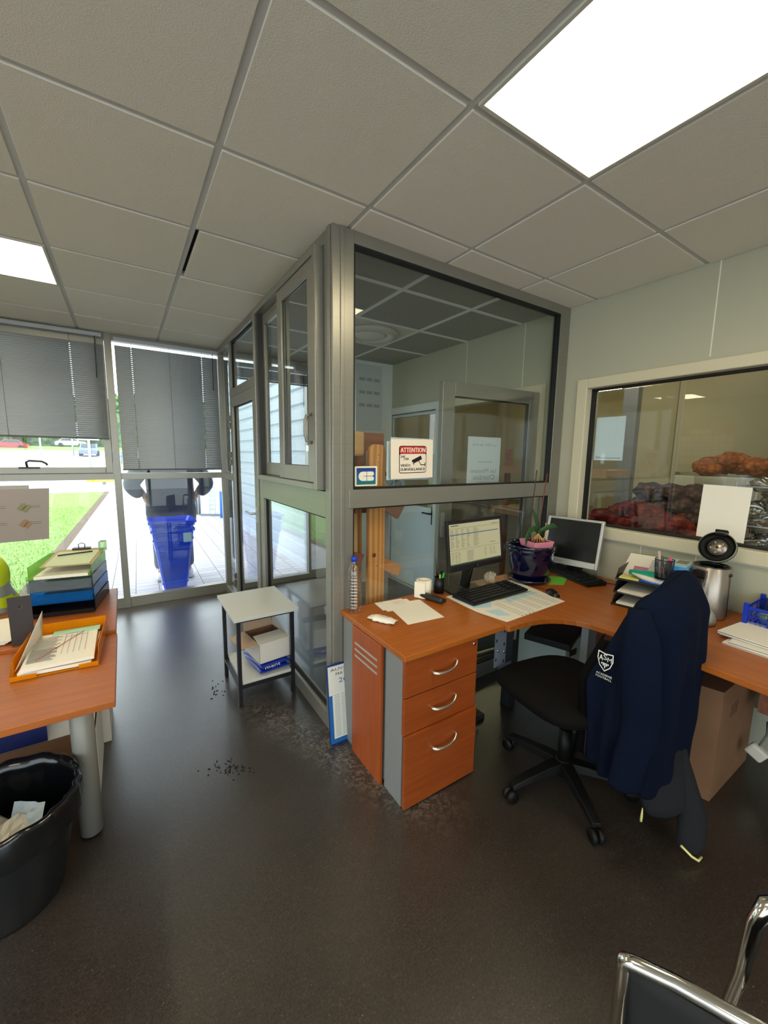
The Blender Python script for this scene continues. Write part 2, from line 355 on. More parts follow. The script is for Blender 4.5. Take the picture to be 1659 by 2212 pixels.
# solid end of the vestibule
w = MB(); w.box(2.46, XR, 2.40, YB+.1, 0, H+.05); w.box(2.165, 2.46, YB-.05, YB+.1, 0, H+.05)
w.build('wall_vestibule', mat('white painted lining', (214, 218, 214), .6), **st('white boxed lining wall at the end of the glass vestibule', 'wall'))
r = thing('notice_sheet', 'large white sheet with nine grey printed boxes on the vestibule end wall', 'sheet', (2.6, 2.398, 2.1))
b = MB(); b.box(2.462, 2.80, 2.392, 2.398, 1.78, 2.50); b.m = 1
for k in range(3):
    for q in range(3): b.box(2.5+k*.095, 2.575+k*.095, 2.3905, 2.392, 2.32-q*.14, 2.355-q*.14)
b.build('paper', [mat('dull white sheet', (196, 200, 200), .8), mat('faint grey print', (160, 158, 160), .8)], r)

# ------------------------------------------------------------------ glazed front (blind side)
def pane_y(y, x0, x1, z0, z1, parent, m=GL, th=.006): return MB().box(x0, x1, y-th/2, y+th/2, z0, z1).build('glass', m, parent)
def pane_x(x, y0, y1, z0, z1, parent, m=GLG, th=.006): return MB().box(x-th/2, x+th/2, y0, y1, z0, z1).build('glass', m, parent)
Y0, Y1 = YB, YB+.07
f = MB()
for x in (-2.7, -1.24, .178, 1.16): f.box(x, x+.055, Y0-.01, Y1, 0, H)
f.box(2.075, 2.165, Y0-.01, Y1, 0, H)
f.build('trim_2', ALU, bevel=.002, **st('upright grey aluminium mullions of the glazed front', 'trim'))
f = MB(); f.box(-2.7, 1.2, Y0, Y1, 0, .10).box(-2.7, 1.2, Y0, Y1, 1.243, 1.30).box(-2.7, 1.2, Y0, Y1, 2.48, H).box(1.2, 2.1, Y0, Y1, 0, .06).box(1.2, 2.1, Y0, Y1, 2.42, H)
f.build('trim_3', ALU, bevel=.002, **st('horizontal grey aluminium rails of the glazed front', 'trim'))
def bay(nm, x0, x1, label, sash):
    r = thing(nm, label, 'window', ((x0+x1)/2, Y0, 0), kind='structure')
    if sash:
        sh_ = MB().frame('y', Y0-.012, Y0+.05, x0+.002, x1-.002, 1.302, 2.478, .055).build('sash', ALU, r, bevel=.003)
        pane_y(Y0+.02, x0+.055, x1-.055, 1.355, 2.425, r)
        h = MB(); h.box(-.475, -.34, Y0-.026, Y0-.010, 1.345, 1.36); h.tube([(-.42, Y0-.022, 1.36), (-.42, Y0-.05, 1.40), (-.40, Y0-.055, 1.413), (-.32, Y0-.055, 1.408), (-.29, Y0-.055, 1.39), (-.285, Y0-.055, 1.375)], .008, 8)
        if nm.endswith('1'): h.build('handle', mat('dark window handle', (66, 62, 56), .4, .3), sh_)
    else: pane_y(Y0+.03, x0, x1, 1.30, 2.48, r)
    pane_y(Y0+.03, x0, x1, .10, 1.243, r)
    return r
bay('window_1', -1.185, .178, 'left window bay, lower pane clear, half lowered blind over an opening sash', True)
bay('window_2', .233, 1.16, 'window bay looking out on the blue planters', False)
bay('window_3', -2.645, -1.24, 'far left window bay of the glazed front', False)
r = thing('window_4', 'vestibule outer window beyond the glass door', 'window', (1.7, Y0, 0), kind='structure')
pane_y(Y0+.03, 1.215, 2.075, .06, 2.42, r)

SLAT = mat('grey blind slat', (172, 176, 178), .4)
def blind(x0, x1, z0, z1, y, label, tilt, n, gap=0.):
    r = thing('venetian_blind', label, 'blind', ((x0+x1)/2, y, z1))
    hr = MB().box(x0, x1, y-.02, y+.02, z1-.03, z1).build('headrail', SLAT, r)
    s = MB(); dz = (z1-.045-gap-z0-.02)/(n-1); s.s = True
    ch = .0145
    for k in range(n):
        z = z1-.045-gap-k*dz; c_, q = math.cos(tilt)*ch, math.sin(tilt)*ch
        def P(x, f): return (x, y+c_*f, z-q*f+.0022*(1-f*f))
        xa, xb = x0+.004, x1-.004; hs = [x0+(x1-x0)*.15, x1-(x1-x0)*.17]; cuts = [xa]+[v for h in hs for v in (h-.0045, h+.0045)]+[xb]
        for f0, f1 in ((-1, -.3), (.3, 1)): s.add([P(xa, f0), P(xb, f0), P(xb, f1), P(xa, f1)], [(0, 1, 2, 3)])
        for a_, b_ in zip(cuts[::2], cuts[1::2]): s.add([P(a_, -.3), P(b_, -.3), P(b_, .3), P(a_, .3)], [(0, 1, 2, 3)])
    s.build('slats', SLAT, r, solid=.0006)
    MB().box(x0, x1, y-.013, y+.013, z0-.006, z0+.008).build('bottom_rail', mat('dark blind rail', (88, 88, 84), .5), r)
    for x in (x0+(x1-x0)*.15, (x0+x1)/2, x1-(x1-x0)*.17):
        MB().tube([(x, y-.016, z1-.03), (x, y-.016, z0)], .0012, 5).build('ladder_cord', mat('blind cord', (70, 72, 74), .8), r)
    MB().tube([(x1-.05, y-.025, z1-.03), (x1-.055, y-.025, z1-.38)], .003, 6).build('wand', BLACKP, hr)
    return r
blind(-1.18, .165, 1.612, 2.515, Y0-.035, 'grey venetian blind half lowered at the left, stopping above the sash handle', -.86, 46, .055)
blind(.25, 1.115, 1.335, 2.50, Y0-.03, 'grey venetian blind lowered to the rail above the blue planters', -.92, 62, .03)
r = blind(-2.63, -1.25, 1.6, 2.515, Y0-.035, 'grey venetian blind half lowered at the far left end', -.86, 46)
blind(1.23, 2.07, 2.27, 2.42, Y0-.03, 'grey venetian blind gathered up inside the vestibule', .4, 18)

# ------------------------------------------------------------------ partition with service window and glass door (x = XP)
t = MB(); t.box(XP, XP+.113, YP, YP+.09, 0, H)
t.s = False; t.box(XP-.006, XP, YP+.02, YP+.05, 0, H).box(XP+.04, XP+.06, YP-.006, YP, 0, H)
t.build('trim_4', ALU, bevel=.002, **st('broad aluminium corner post between desk and service window', 'trim'))
f = MB()
f.box(XP, XP+.06, YP+.09, YB, H-.055, H)
f.box(XP, XP+.06, 1.365, 1.455, 0, H-.055).box(XP, XP+.06, 2.30, 2.345, 0, H-.055).box(XP, XP+.06, 2.80, YB, 0, H-.055)
f.box(XP, XP+.06, YP+.09, 1.365, 0, .09).box(XP, XP+.06, YP+.09, 1.365, 1.175, 1.31).box(XP, XP+.06, 2.345, 2.80, 0, .09).box(XP, XP+.06, 2.345, 2.80, 1.243, 1.30)
f.box(XP, XP+.06, 1.455, 2.30, 2.0, 2.07)
f.build('trim_5', ALU, bevel=.002, **st('grey aluminium framing of the partition with the glass door', 'trim'))
r = thing('window_5', 'sliding service window with a grip handle in the aluminium partition', 'window', (XP, .8, 1.31), kind='structure')
MB().frame('x', XP-.045, XP+.05, .285, 1.368, 1.315, 2.475, .035).build('outer_frame', ALU, r, bevel=.004)
sh_ = MB().frame('x', XP-.036, XP-.012, .325, .865, 1.352, 2.438, .075, .085, .07).build('sash', ALU, r, bevel=.003)
MB().frame('x', XP+.008, XP+.03, .83, 1.335, 1.352, 2.438, .07, .085, .07).build('sash', ALU, r, bevel=.003)
MB().box(XP-.02, XP+.0, .865, .90, 1.352, 2.438).box(XP-.03, XP+.045, 1.30, 1.336, 1.352, 2.438).build('channel', ALUD, r)
pane_x(XP-.024, .40, .79, 1.437, 2.368, r); pane_x(XP+.019, .90, 1.265, 1.437, 2.368, r)
g = MB().frame('x', XP-.026, XP-.020, .396, .794, 1.433, 2.372, .006); g.build('gasket', GASK, r)
h = MB(); h.tube([(XP-.036, .36, 1.70), (XP-.062, .36, 1.69), (XP-.07, .36, 1.66), (XP-.07, .36, 1.60), (XP-.062, .36, 1.565), (XP-.036, .36, 1.555)], .011, 10, flat=.7)
h.build('handle', mat('grey beige handle', (150, 146, 134), .35, .3), sh_, bevel=0)
r = thing('window_6', 'clear glass pane under the service window', 'window', (XP, .8, .09), kind='structure')
pane_x(XP+.03, YP+.09, 1.365, .09, 1.175, r)
MB().frame('x', XP+.02, XP+.04, YP+.09, 1.365, .09, 1.175, .012).build('gasket', GASK, r)
r = thing('window_7', 'narrow glass side light left of the glass door', 'window', (XP, 2.57, .09), kind='structure')
pane_x(XP+.03, 2.345, 2.80, .09, 1.243, r); pane_x(XP+.03, 2.345, 2.80, 1.30, H-.055, r)
r = thing('window_8', 'glass transom above the glass door', 'window', (XP, 1.87, 2.07), kind='structure')
pane_x(XP+.03, 1.455, 2.30, 2.07, H-.055, r); MB().frame('x', XP+.02, XP+.04, 1.455, 2.30, 2.07, H-.055, .012).build('gasket', GASK, r)
r = thing('door_1', 'framed glass door with lever handle leading to the vestibule', 'door', (XP, 1.87, 0), kind='structure')
lf = MB().frame('x', XP-.012, XP+.045, 1.462, 2.293, .012, 1.992, .085, .11, .085).build('leaf_frame', ALU, r, bevel=.003)
pane_x(XP+.015, 1.547, 2.208, .122, 1.907, r)
MB().frame('x', XP+.005, XP+.025, 1.543, 2.212, .118, 1.911, .01).build('gasket', GASK, r)
for sgn in (-1, 1):
    h = MB(); x0 = XP-.012 if sgn < 0 else XP+.045
    h.box(x0, x0+sgn*.008, 1.485, 1.515, .97, 1.09); h.tube([(x0, 1.50, 1.04), (x0+sgn*.045, 1.50, 1.04), (x0+sgn*.05, 1.52, 1.04), (x0+sgn*.05, 1.63, 1.04)], .009, 8)
    h.build('handle', SILV, lf)
for z in (.3, 1.45, 1.78): MB().box(XP-.03, XP-.012, 2.285, 2.31, z-.06, z-.004).box(XP-.03, XP-.012, 2.285, 2.31, z+.004, z+.06).build('hinge', mat('hinge metal', (120, 118, 110), .4, .6), lf, bevel=.003)
MB().box(XP-.03, XP-.010, 2.285, 2.31, .06, .16).build('hinge', ALUD, lf)

# ------------------------------------------------------------------ front partition above desk (y = YP)
f = MB()
f.box(XP+.113, XR, YP, YP+.06, 2.475, H).box(2.84, XR, YP, YP+.06, 0, 2.475).box(XP+.113, 2.84, YP, YP+.06, 0, .10)
f.box(1.2, 2.855, YP-.008, YP+.06, 1.228, 1.322)
f.build('trim_6', ALU, bevel=.002, **st('aluminium framing of the glass partition behind the desk', 'trim'))
r = thing('window_9', 'large glass pane of the partition carrying the warning notice', 'window', (2.03, YP, 1.32), kind='structure')
pane_y(YP+.03, XP+.113, 2.84, 1.322, 2.475, r, GLG)
MB().frame('y', YP+.004, YP+.045, XP+.113, 2.84, 1.322, 2.475, .009).build('gasket', GASK, r)
r = thing('window_10', 'lower glass pane of the partition just above the desk', 'window', (2.03, YP, .1), kind='structure')
pane_y(YP+.03, XP+.113, 2.84, .10, 1.228, r, GLG)
MB().frame('y', YP+.004, YP+.045, XP+.113, 2.84, .10, 1.228, .008).build('gasket', GASK, r)

# unseen rear and side glazing, added so that daylight brightens the ceiling
r = thing('added_window_rear', 'unseen floor to ceiling glazing added behind the camera for its daylight', 'window', (-.4, -4.3, .08), kind='structure')
m = MB()
for x in (-2.7, -1.55, -.4, .75, 1.845): m.box(x, x+.055, -4.38, -4.31, .08, 2.48)
m.box(-2.7, 1.9, -4.38, -4.31, .08, .14).box(-2.7, 1.9, -4.38, -4.31, 2.42, 2.48).build('frame', ALU, r); pane_y(-4.34, -2.65, 1.85, .14, 2.42, r)
r = thing('added_window_side', 'unseen floor to ceiling glazing added at the left, behind the camera, for its daylight', 'window', (-2.7, -2.3, .08), kind='structure')  # added side glazing, out of view, for more daylight on the ceiling
m = MB()
for y in (-4.3, -2.97, -1.64, -.305): m.box(-2.78, -2.71, y, y+.055, .08, 2.48)
m.box(-2.78, -2.71, -4.3, -.25, .08, .14).box(-2.78, -2.71, -4.3, -.25, 2.42, 2.48).build('frame', ALU, r); pane_x(-2.74, -4.25, -.3, .14, 2.42, r, GL)
MB().box(-9, 3.0, -12, -4.41, -.1, -.02).box(-9, -2.81, -4.41, 1.2, -.1, -.018).build('ground_bounce', mat('pale bounce ground', (206, 202, 198), .8), **st('unseen pale ground added behind and beside the office to bounce daylight indoors', 'paving'))  # unseen pale ground, added to throw daylight up through the added glazing

# passage window to the warehouse
r = thing('window_11', 'wide cream framed window in the right wall showing the warehouse', 'window', (XR, -1, 1), kind='structure')
MB().frame('x', XR-.03, XR+.12, -2.0, .075, .968, 2.03, .075, .075, .065).build('frame', WALLC, r, bevel=.006)
pane_x(XR+.06, -1.93, .0, 1.035, 1.968, r, GLG)
MB().frame('x', XR+.03, XR+.075, -1.925, .0, 1.043, 1.965, .012).build('gasket', GASK, r)

# ------------------------------------------------------------------ doors of the vestibule in the right wall
BLUEW = mat('pale door frame paint', (200, 210, 212), .5)
r = thing('door_2', 'open framed glass door leaf swung into the vestibule, paper notice on its glass', 'door', (XR-.02, .41, 0), kind='structure')
MB().frame('x', XR-.012, XR+.10, .335, 1.50, 0, 2.045, .075, .001, .07).build('door_frame', WALLC, r, bevel=.004)
T = Matrix.Translation((XR-.015, .40, 0)) @ Matrix.Rotation(math.radians(175.5), 4, 'Z')
lf = MB(T).frame('y', -.022, .022, 0, .90, .02, 1.985, .10, .2, .09).build('leaf_frame', ALU, r, bevel=.003)
MB(T).box(.10, .80, -.004, .004, .22, 1.895).build('glass', GLG, r)
MB(T).frame('y', -.012, .012, .098, .802, .218, 1.897, .008).build('gasket', GASK, r)
MB(T).box(.86, .885, .022, .035, .95, 1.12).tube([(.872, .03, 1.03), (.872, .07, 1.03), (.76, .07, 1.03)], .009).build('handle', SILV, lf)
for z in (1.4, 1.75): MB(T).box(-.012, .004, -.03, .03, z-.06, z+.06).build('hinge', SILV, lf)
b = MB(T); b.box(.355, .66, .0045, .006, 1.288, 1.637); b.m = 1
def ttm(m, s_, x, z, h, w=None): m.text(s_, X(x, .0068, z), X(1, 0, 0), (0, 0, 1), h, w)
ttm(b, 'Le XIX de Juin', .40, 1.57, .022, .22); ttm(b, 'Les Moissons', .39, 1.385, .03, .24); ttm(b, 'Chardon', .40, 1.335, .036, .2)
b.box(.44, .58, .0062, .0068, 1.318, 1.321); b.box(.43, .56, .0062, .0068, 1.46, 1.464)
b.build('notice', [mat('translucent white paper', (196, 206, 210), .8), mat('faint show-through ink', (140, 150, 150), .8)], r)
r = thing('door_3', 'closed pale door with glass upper panel at the far side of the vestibule', 'door', (XR, 1.99, 0), kind='structure')
MB().frame('x', XR-.012, XR+.10, 1.525, 2.50, 0, 2.045, .07, .001, .07).build('door_frame', BLUEW, r, bevel=.004)
MB().frame('x', XR+.02, XR+.06, 1.595, 2.43, .02, 1.965, .03, .03, .03).build('leaf_frame', BLUEW, r, bevel=.003)
MB().box(XR+.025, XR+.05, 1.625, 2.40, .05, .95).build('lower_panel', mat('pale blue door panel', (198, 214, 222), .45), r)
pane_x(XR+.04, 1.625, 2.40, .95, 1.935, r)
MB().box(XR+.0, XR+.022, 1.60, 1.63, .78, .97).tube([(XR+.01, 1.615, .9), (XR-.04, 1.615, .9), (XR-.04, 1.73, .9)], .009).build('handle', BLACKP, r)
MB().box(XR-.02, XR+.02, 1.565, 1.595, 1.55, 1.85).build('door_closer', WHITE, r)

# ------------------------------------------------------------------ warehouse beyond the right wall
WY = mat('yellowish warehouse panel', (196, 184, 140), .5, noise_amt=.08, scale=1.2)
MB().box(XR+.1, 12.2, -5, 9, -.1, 0).build('floor_warehouse', mat('warehouse concrete', (96, 92, 84), .5, noise_amt=.15, scale=3), **st('grey concrete warehouse floor seen through the passage window', 'floor'))
w = MB(); w.box(8.6, 8.7, -5, 2.35, 0, 3.8); w.box(12.1, 12.2, -5, 9, 0, 3.8); w.box(XR+.1, 12.2, 9, 9.1, 0, 3.8); w.box(XR+.1, 12.2, -5.1, -5, 0, 3.8)
w.box(XR+.1, XR+.11, 2.6, 9, 0, 3.8); w.m = 1
for y in (-2.2, -.9, .4, 1.7): w.box(8.59, 8.6, y-.006, y+.006, 0, 3.8)
w.m = 0
w.build('wall_warehouse', [WY, mat('panel seam', (150, 140, 104), .6)], **st('yellowish insulated panel walls of the warehouse', 'wall'))
MB().box(XR+.1, 12.2, -5, 9.1, 3.8, 3.9).build('ceiling_warehouse', mat('warehouse ceiling', (120, 116, 104), .8), **st('high dull warehouse ceiling', 'ceiling'))
MB().box(5.6, 5.7, .95, 1.12, 0, 3.8).box(8.2, 8.6, -.7, -.55, 0, 3.8).build('trim_7', mat('grey steel column', (134, 130, 112), .4, .3), **st('steel columns standing in the warehouse', 'trim'))
TUBM = mat('lit fluorescent tube', (255, 250, 220), .5, emit=(255, 240, 190), es=TUBE)
k = 0
for (x, y, ln) in ((4.5, 4.6, 1.2), (6.2, 3.5, 1.2), (7.0, 4.9, 1.2), (6.0, 1.6, 1.2), (5.0, -1.4, 1.2), (7.4, -1.2, 1.2), (9.8, 6.9, 1.2), (10.4, 4.2, 1.2)):
    r = thing('tube_light', 'fluorescent batten hanging from the warehouse ceiling '+['above the door to the vestibule', 'beyond the open glass door', 'deeper in, beyond the open glass door', 'above the red net sacks', 'nearest the camera side of the warehouse', 'over the shrink-wrapped pallet', 'in the farthest corner', 'near the far end wall'][k], 'light', (x, y, 3.2), group='fluorescent battens in the warehouse'); k += 1
    MB().box(x-.05, x+.05, y-ln/2, y+ln/2, 3.22, 3.30).build('housing', FRM, r)
    MB().tube([(x, y-ln/2+.03, 3.2), (x, y+ln/2-.03, 3.2)], .026, 10).build('tube', TUBM, r)
    for dy in (-.4, .4): MB().tube([(x, y+dy, 3.3), (x, y+dy, 3.8)], .006, 5).build('hanger', SILV, r)

def sack_mesh(mname, cols, seed, net=True):
    m = MB(); m.s = True; nu, nv = 30, 20; rings = []
    for i in range(nv+1):
        u = i/nv; rr = max(.12, math.sin(PI*min(1, max(0, u))))**.55; ring = []
        for k in range(nu):
            a = 2*PI*k/nu; d = Vector((math.cos(a), math.sin(a), u*4))
            q = 1+.30*noise.noise(d*1.9+Vector((seed, 0, 0)))+.13*noise.noise(d*6+Vector((seed, 0, 0)))
            ring.append(((u-.5)*.46, math.cos(a)*.16*rr*q, math.sin(a)*.10*rr*q+.1))
        rings.append(ring)
    m.loop(rings, cap=(True, True)); m.s = False
    return m
def sack_material(name, c1, c2):
    if name in MATS: return MATS[name]
    m = bpy.data.materials.new(name); m.use_nodes = True; n = m.node_tree.nodes; L = m.node_tree.links; p = n['Principled BSDF']
    t = n.new('ShaderNodeTexCoord'); v = n.new('ShaderNodeTexVoronoi'); v.inputs['Scale'].default_value = 17
    L.new(t.outputs['Object'], v.inputs[0]); rp = n.new('ShaderNodeValToRGB'); e = rp.color_ramp.elements
    e[0].color = (*lin(c1), 1); e[1].color = (*lin(c2), 1); e[1].position = .6; L.new(v.outputs['Distance'], rp.inputs[0]); L.new(rp.outputs[0], p.inputs['Base Color'])
    b = n.new('ShaderNodeBump'); b.inputs['Strength'].default_value = .9; b.inputs['Distance'].default_value = .02; b.invert = True; L.new(v.outputs['Distance'], b.inputs['Height']); L.new(b.outputs[0], p.inputs['Normal'])
    p.inputs['Roughness'].default_value = .75; p.inputs['Specular IOR Level'].default_value = .25; MATS[name] = m; return m
REDS = sack_material('red net sack', (150, 46, 28), (80, 16, 12)); BRS = sack_material('brown onion net sack', (112, 74, 50), (52, 30, 24)); ORS = sack_material('orange net sack', (190, 110, 44), (130, 66, 26))
def sacks(name, m, spots, lab, cat, group):
    src = sack_mesh(name, None, random.random()*9).build(name, m); first = True
    for (x, y, z, rz, rx, lb) in spots:
        o = src if first else src.copy()
        if not first: COL.objects.link(o)
        first = False
        o.location = (x, y, z); o.rotation_euler = (rx, random.uniform(-.15, .15), rz); o['label'] = lb; o['category'] = cat; o['group'] = group
pos = ['at the left end', 'left of the middle', 'in the middle', 'right of the middle', 'at the right end']
sp = []
for lay, (nx, z) in enumerate(((4, .72), (4, .81), (3, .90), (1, .99))):
    for k in range(nx):
        sp.append((4.0+(lay % 2)*.08+random.uniform(-.05, .05), .03+(nx/2-k-.5)*.24+.03*lay, z-.06, random.uniform(-1.1, 1.1), random.uniform(-.2, .2), 'red net sack, %s layer of the bin heap, %s' % (['bottom', 'second', 'third', 'topmost'][lay], pos[(0, 1, 3, 4)[k] if nx == 4 else k+1 if nx == 3 else 2])))
sacks('red_sack', REDS, sp, '', 'sack', 'red net sacks heaped in the blue bin')
r = thing('bulk_bin', 'blue plastic bulk bin under the heap of red net sacks', 'bin', (4.05, .03, 0))
MB().box(3.6, 3.64, -.5, .56, .12, .72).box(4.46, 4.5, -.5, .56, .12, .72).box(3.64, 4.46, -.5, -.46, .12, .72).box(3.64, 4.46, .52, .56, .12, .72).box(3.6, 4.5, -.5, .56, .1, .14).build('body', mat('blue bin plastic', (34, 62, 110), .45), r)
for y in (-.45, 0, .45): MB().box(3.6, 4.5, y, y+.08, 0, .1).build('runner', mat('blue bin plastic'.replace('bin', 'bin'), (34, 62, 110)), r)
sp = []
for lay, z in enumerate((.72, .83, .94, 1.05)):
    for k in range(4): sp.append((5.02+random.uniform(-.06, .06), .50-k*.20-lay*.02, z, random.uniform(-.9, .9), random.uniform(-.2, .2), 'brown net sack, %s row of its stack, %s' % (['bottom', 'second', 'third', 'top'][lay], ['far left', 'second from the left', 'third from the left', 'far right'][k])))
sacks('brown_sack', BRS, sp, '', 'sack', 'brown net sacks stacked behind the red ones')
def crate_pallet(name, label, x0, x1, y0, y1, z0, z1, m, cat, wrap=None):
    r = thing(name, label, cat, ((x0+x1)/2, (y0+y1)/2, 0)); P = MB()
    for k in range(5): P.box(x0+(x1-x0)*k/5+.01, x0+(x1-x0)*(k+1)/5-.02, y0, y1, .11, .13)
    for y in (y0, (y0+y1)/2-.05, y1-.1): P.box(x0, x1, y, y+.1, 0, .11)
    P.build('pallet', PINE, r); MB().box(x0+.02, x1-.02, y0+.02, y1-.02, .13, z1).build('body', m, r, bevel=.01); return r
crate_pallet('pallet_crate', 'wooden crate on a pallet under the brown net sacks', 4.7, 5.35, -.35, .80, 0, .70, REDW, 'crate')
r = crate_pallet('carton_pallet', 'tall cream carton stack wrapped in clear film, behind the blank sheet', 5.4, 6.2, -.62, .42, 0, 1.33, mat('cream carton', (180, 168, 132), .6), 'pallet')
m = MB(); m.s = True
m.loop([[(5.8+math.cos(a)*(.46+.04*math.sin(7*a+z*5)), -.1+math.sin(a)*(.60+.04*math.sin(9*a+z*9)), z) for a in [2*PI*k/48 for k in range(48)]] for z in (.3, .6, .9, 1.15, 1.36)])
m.build('stretch_film', glass('clear stretch film', (.93, .93, .9), .25, 3.), r)
sp = [(5.65, .15-k*.17, 1.33+(.05 if k == 1 else 0), .3*k, .1, 'orange net sack on the film wrapped cartons, %s' % ['far left', 'second from left', 'third from left', 'far right'][k]) for k in range(4)]
sacks('orange_sack', ORS, sp, '', 'sack', 'orange net sacks on the wrapped cartons')
r = thing('film_heap', 'crumpled clear film over a wire trolley right of the blank sheet', 'film', (4.5, -.72, 0))
m = MB(); m.s = True
for k in range(26): m.ball((4.5+random.uniform(-.2, .2), -.72+random.uniform(-.16, .16), random.uniform(.75, 1.32)), (random.uniform(.05, .12), random.uniform(.05, .12), random.uniform(.05, .1)), 10, .7, 3, k)
m.build('film', glass('crumpled film', (.86, .85, .78), .15, 4.), r)
m = MB()
for z in (.1, .4, .7, 1.0, 1.3): m.tube([(4.25, -.95, z), (4.75, -.95, z), (4.75, -.48, z), (4.25, -.48, z), (4.25, -.95, z)], .008, 5)
for x in (4.25, 4.42, 4.58, 4.75):
    for y in (-.95, -.48): m.tube([(x, y, 0), (x, y, 1.35)], .008, 5)
m.build('wire_frame', SILV, r)
r = thing('wooden_shelf', 'wooden shelf with fruit crates at the left edge of the passage window', 'shelf', (4.25, 1.0, 0))
for z, ye in ((.86, .60), (1.34, .40)): MB().box(4.0, 4.45, ye, 1.75, z, z+.05).box(3.98, 4.0, ye-.01, 1.75, z-.02, z+.06).build('board', mat('crate wood', (166, 126, 76), .6, noise_amt=.2, scale=8), r)
for y in (.82, 1.7): MB().box(4.2, 4.25, y, y+.05, 0, 1.6).build('post', REDW, r)
for (y, z, l) in ((.92, .91, 'lower'), (1.02, 1.41, 'upper')):
    r = thing('produce_crate', 'dark produce crate on the %s board of the wooden shelf' % l, 'crate', (4.22, y, z), group='crates on the wooden shelf')
    MB().frame('x', 4.05, 4.07, y-.2, y+.2, z, z+.1, .02).box(4.05, 4.4, y-.2, y-.19, z, z+.1).box(4.05, 4.4, y+.19, y+.2, z, z+.1).box(4.05, 4.4, y-.2, y+.2, z, z+.01).build('body', BLACKP if z > 1 else CARD, r)
for (y, z, c, l) in ((.80, .80, (214, 190, 40), 'lower'), (.92, 1.30, (200, 178, 50), 'upper')):
    r = thing('price_tag', 'small yellow price tag hanging from the %s shelf board' % l, 'tag', (3.97, y, z)); MB().box(3.965, 3.97, y-.05, y+.05, z-.05, z+.05).build('card', mat('yellow card', (214, 190, 40), .6), r)
for k, y in enumerate((1.05, .86, .72)):
    r = thing('leafy_bag', 'pale green leafy bag between the shelf boards, '+['left', 'middle', 'right'][k], 'bag', (4.15, y, .91), group='pale green bags on the shelf')
    MB().ball((4.15, y, 1.03), (.09, .08, .12), 12, .5, 3, k).build('body', mat('pale green leaves', (170, 196, 110), .5, noise_amt=.3, scale=20), r)
r = thing('cold_room', 'pale cabinet with a dark steel doorway at the right of the passage window', 'cabinet', (8, -1, 0))
for ya, yb_ in ((-.56, -.05), (-2.5, -1.3)): MB().box(7.2, 8.4, ya, yb_, 0, 2.95).build('panel', mat('pale steel panel', (176, 166, 140), .4), r)
MB().box(7.5, 8.4, -1.3, -.56, 0, 2.55).build('doorway', mat('dark steel', (52, 54, 58), .3, .5), r)
MB().box(7.15, 7.2, -1.3, -1.22, 0, 2.6).box(7.15, 7.2, -.62, -.56, 0, 2.6).build('door_frame', SILV, r)

# notices taped to glass
def sheet_on_x(name, x, y0, y1, z0, z1, label, m=WHITE, rot=0.):
    r = thing(name, label, 'sheet', (x, (y0+y1)/2, z0)); b = MB(); T = Matrix.Translation((x, (y0+y1)/2, (z0+z1)/2)) @ Matrix.Rotation(rot, 4, 'X'); b.T = T
    b.box(-.0012, 0, -(y1-y0)/2, (y1-y0)/2, -(z1-z0)/2, (z1-z0)/2); return r, b
r, b = sheet_on_x('paper_sheet', XR+.055, -.895, -.682, 1.062, 1.360, 'blank white sheet taped to the passage window, behind the coffee machine', WHITE, .02); b.build('sheet', WHITE, r)
r, b = sheet_on_x('paper_sheet', XR+.070, -.222, -.03, 1.487, 1.775, 'pale sheet with a clipped corner taped behind the left end of the passage window'); b.m = 1; b.box(-.0016, -.0011, -.085, .085, -.130, -.127); b.box(-.0016, -.0011, .05, .085, -.122, -.120); b.build('sheet', [PAPER2, INK], r)

def on_y(b, x0, x1, z0, z1, y): return b.box(x0, x1, y-.001, y, z0, z1)
# warning notice
r = thing('warning_notice', 'white notice with red and black video surveillance warning on the partition glass', 'sign', (1.61, YP+.02, 1.37))
T = Matrix.Translation((1.614, 0, 1.48)) @ Matrix.Rotation(math.radians(-1.2), 4, 'Y') @ Matrix.Translation((-1.614, 0, -1.48))
b = MB(T); y = YP+.026
b.box(1.468, 1.76, y-.0015, y, 1.372, 1.587); b.m = 1; q = y-.0016
def rrect(b, x0, x1, z0, z1, rr, yy, th=.0008):
    P = []
    for (cx, cz, a0) in ((x1-rr, z0+rr, -90), (x1-rr, z1-rr, 0), (x0+rr, z1-rr, 90), (x0+rr, z0+rr, 180)):
        for k in range(5): a = math.radians(a0+k*22.5); P.append((cx+rr*math.cos(a), cz+rr*math.sin(a)))
    v = [(px, yy-th, pz) for px, pz in P]+[(px, yy, pz) for px, pz in P]; n_ = len(P)
    return b.add(v, [tuple(range(n_))]+[(i, n_+i, n_+(i+1) % n_, (i+1) % n_) for i in range(n_)])
rrect(b, 1.522, 1.712, 1.402, 1.552, .014, q); b.m = 0; rrect(b, 1.526, 1.708, 1.406, 1.508, .010, q-.001); b.m = 2; rrect(b, 1.526, 1.708, 1.510, 1.548, .010, q-.001)
xd, zd = (1, 0, 0), (0, 0, 1); q2 = q-.0022
b.m = 0; b.text('ATTENTION', (1.531, q2, 1.516), xd, zd, .026, .172); b.text('ATTENTION', (1.5322, q2-.00025, 1.5163), xd, zd, .026, .172); b.text('ATTENTION', (1.5298, q2-.0005, 1.5157), xd, zd, .026, .172)
b.m = 1
for dx in (0, .0007, .0014):
    q2 -= .0002
    b.text('24', (1.530+dx, q2, 1.487), xd, zd, .013, .022); b.text('/', (1.552+dx, q2, 1.474), xd, zd, .026, .008); b.text('24', (1.562+dx, q2, 1.474), xd, zd, .013, .022)
    b.text('VID\u00c9O', (1.530+dx, q2, 1.438), xd, zd, .0175, .066); b.text('SURVEILLANCE', (1.530+dx, q2, 1.4155), xd, zd, .0145, .172)
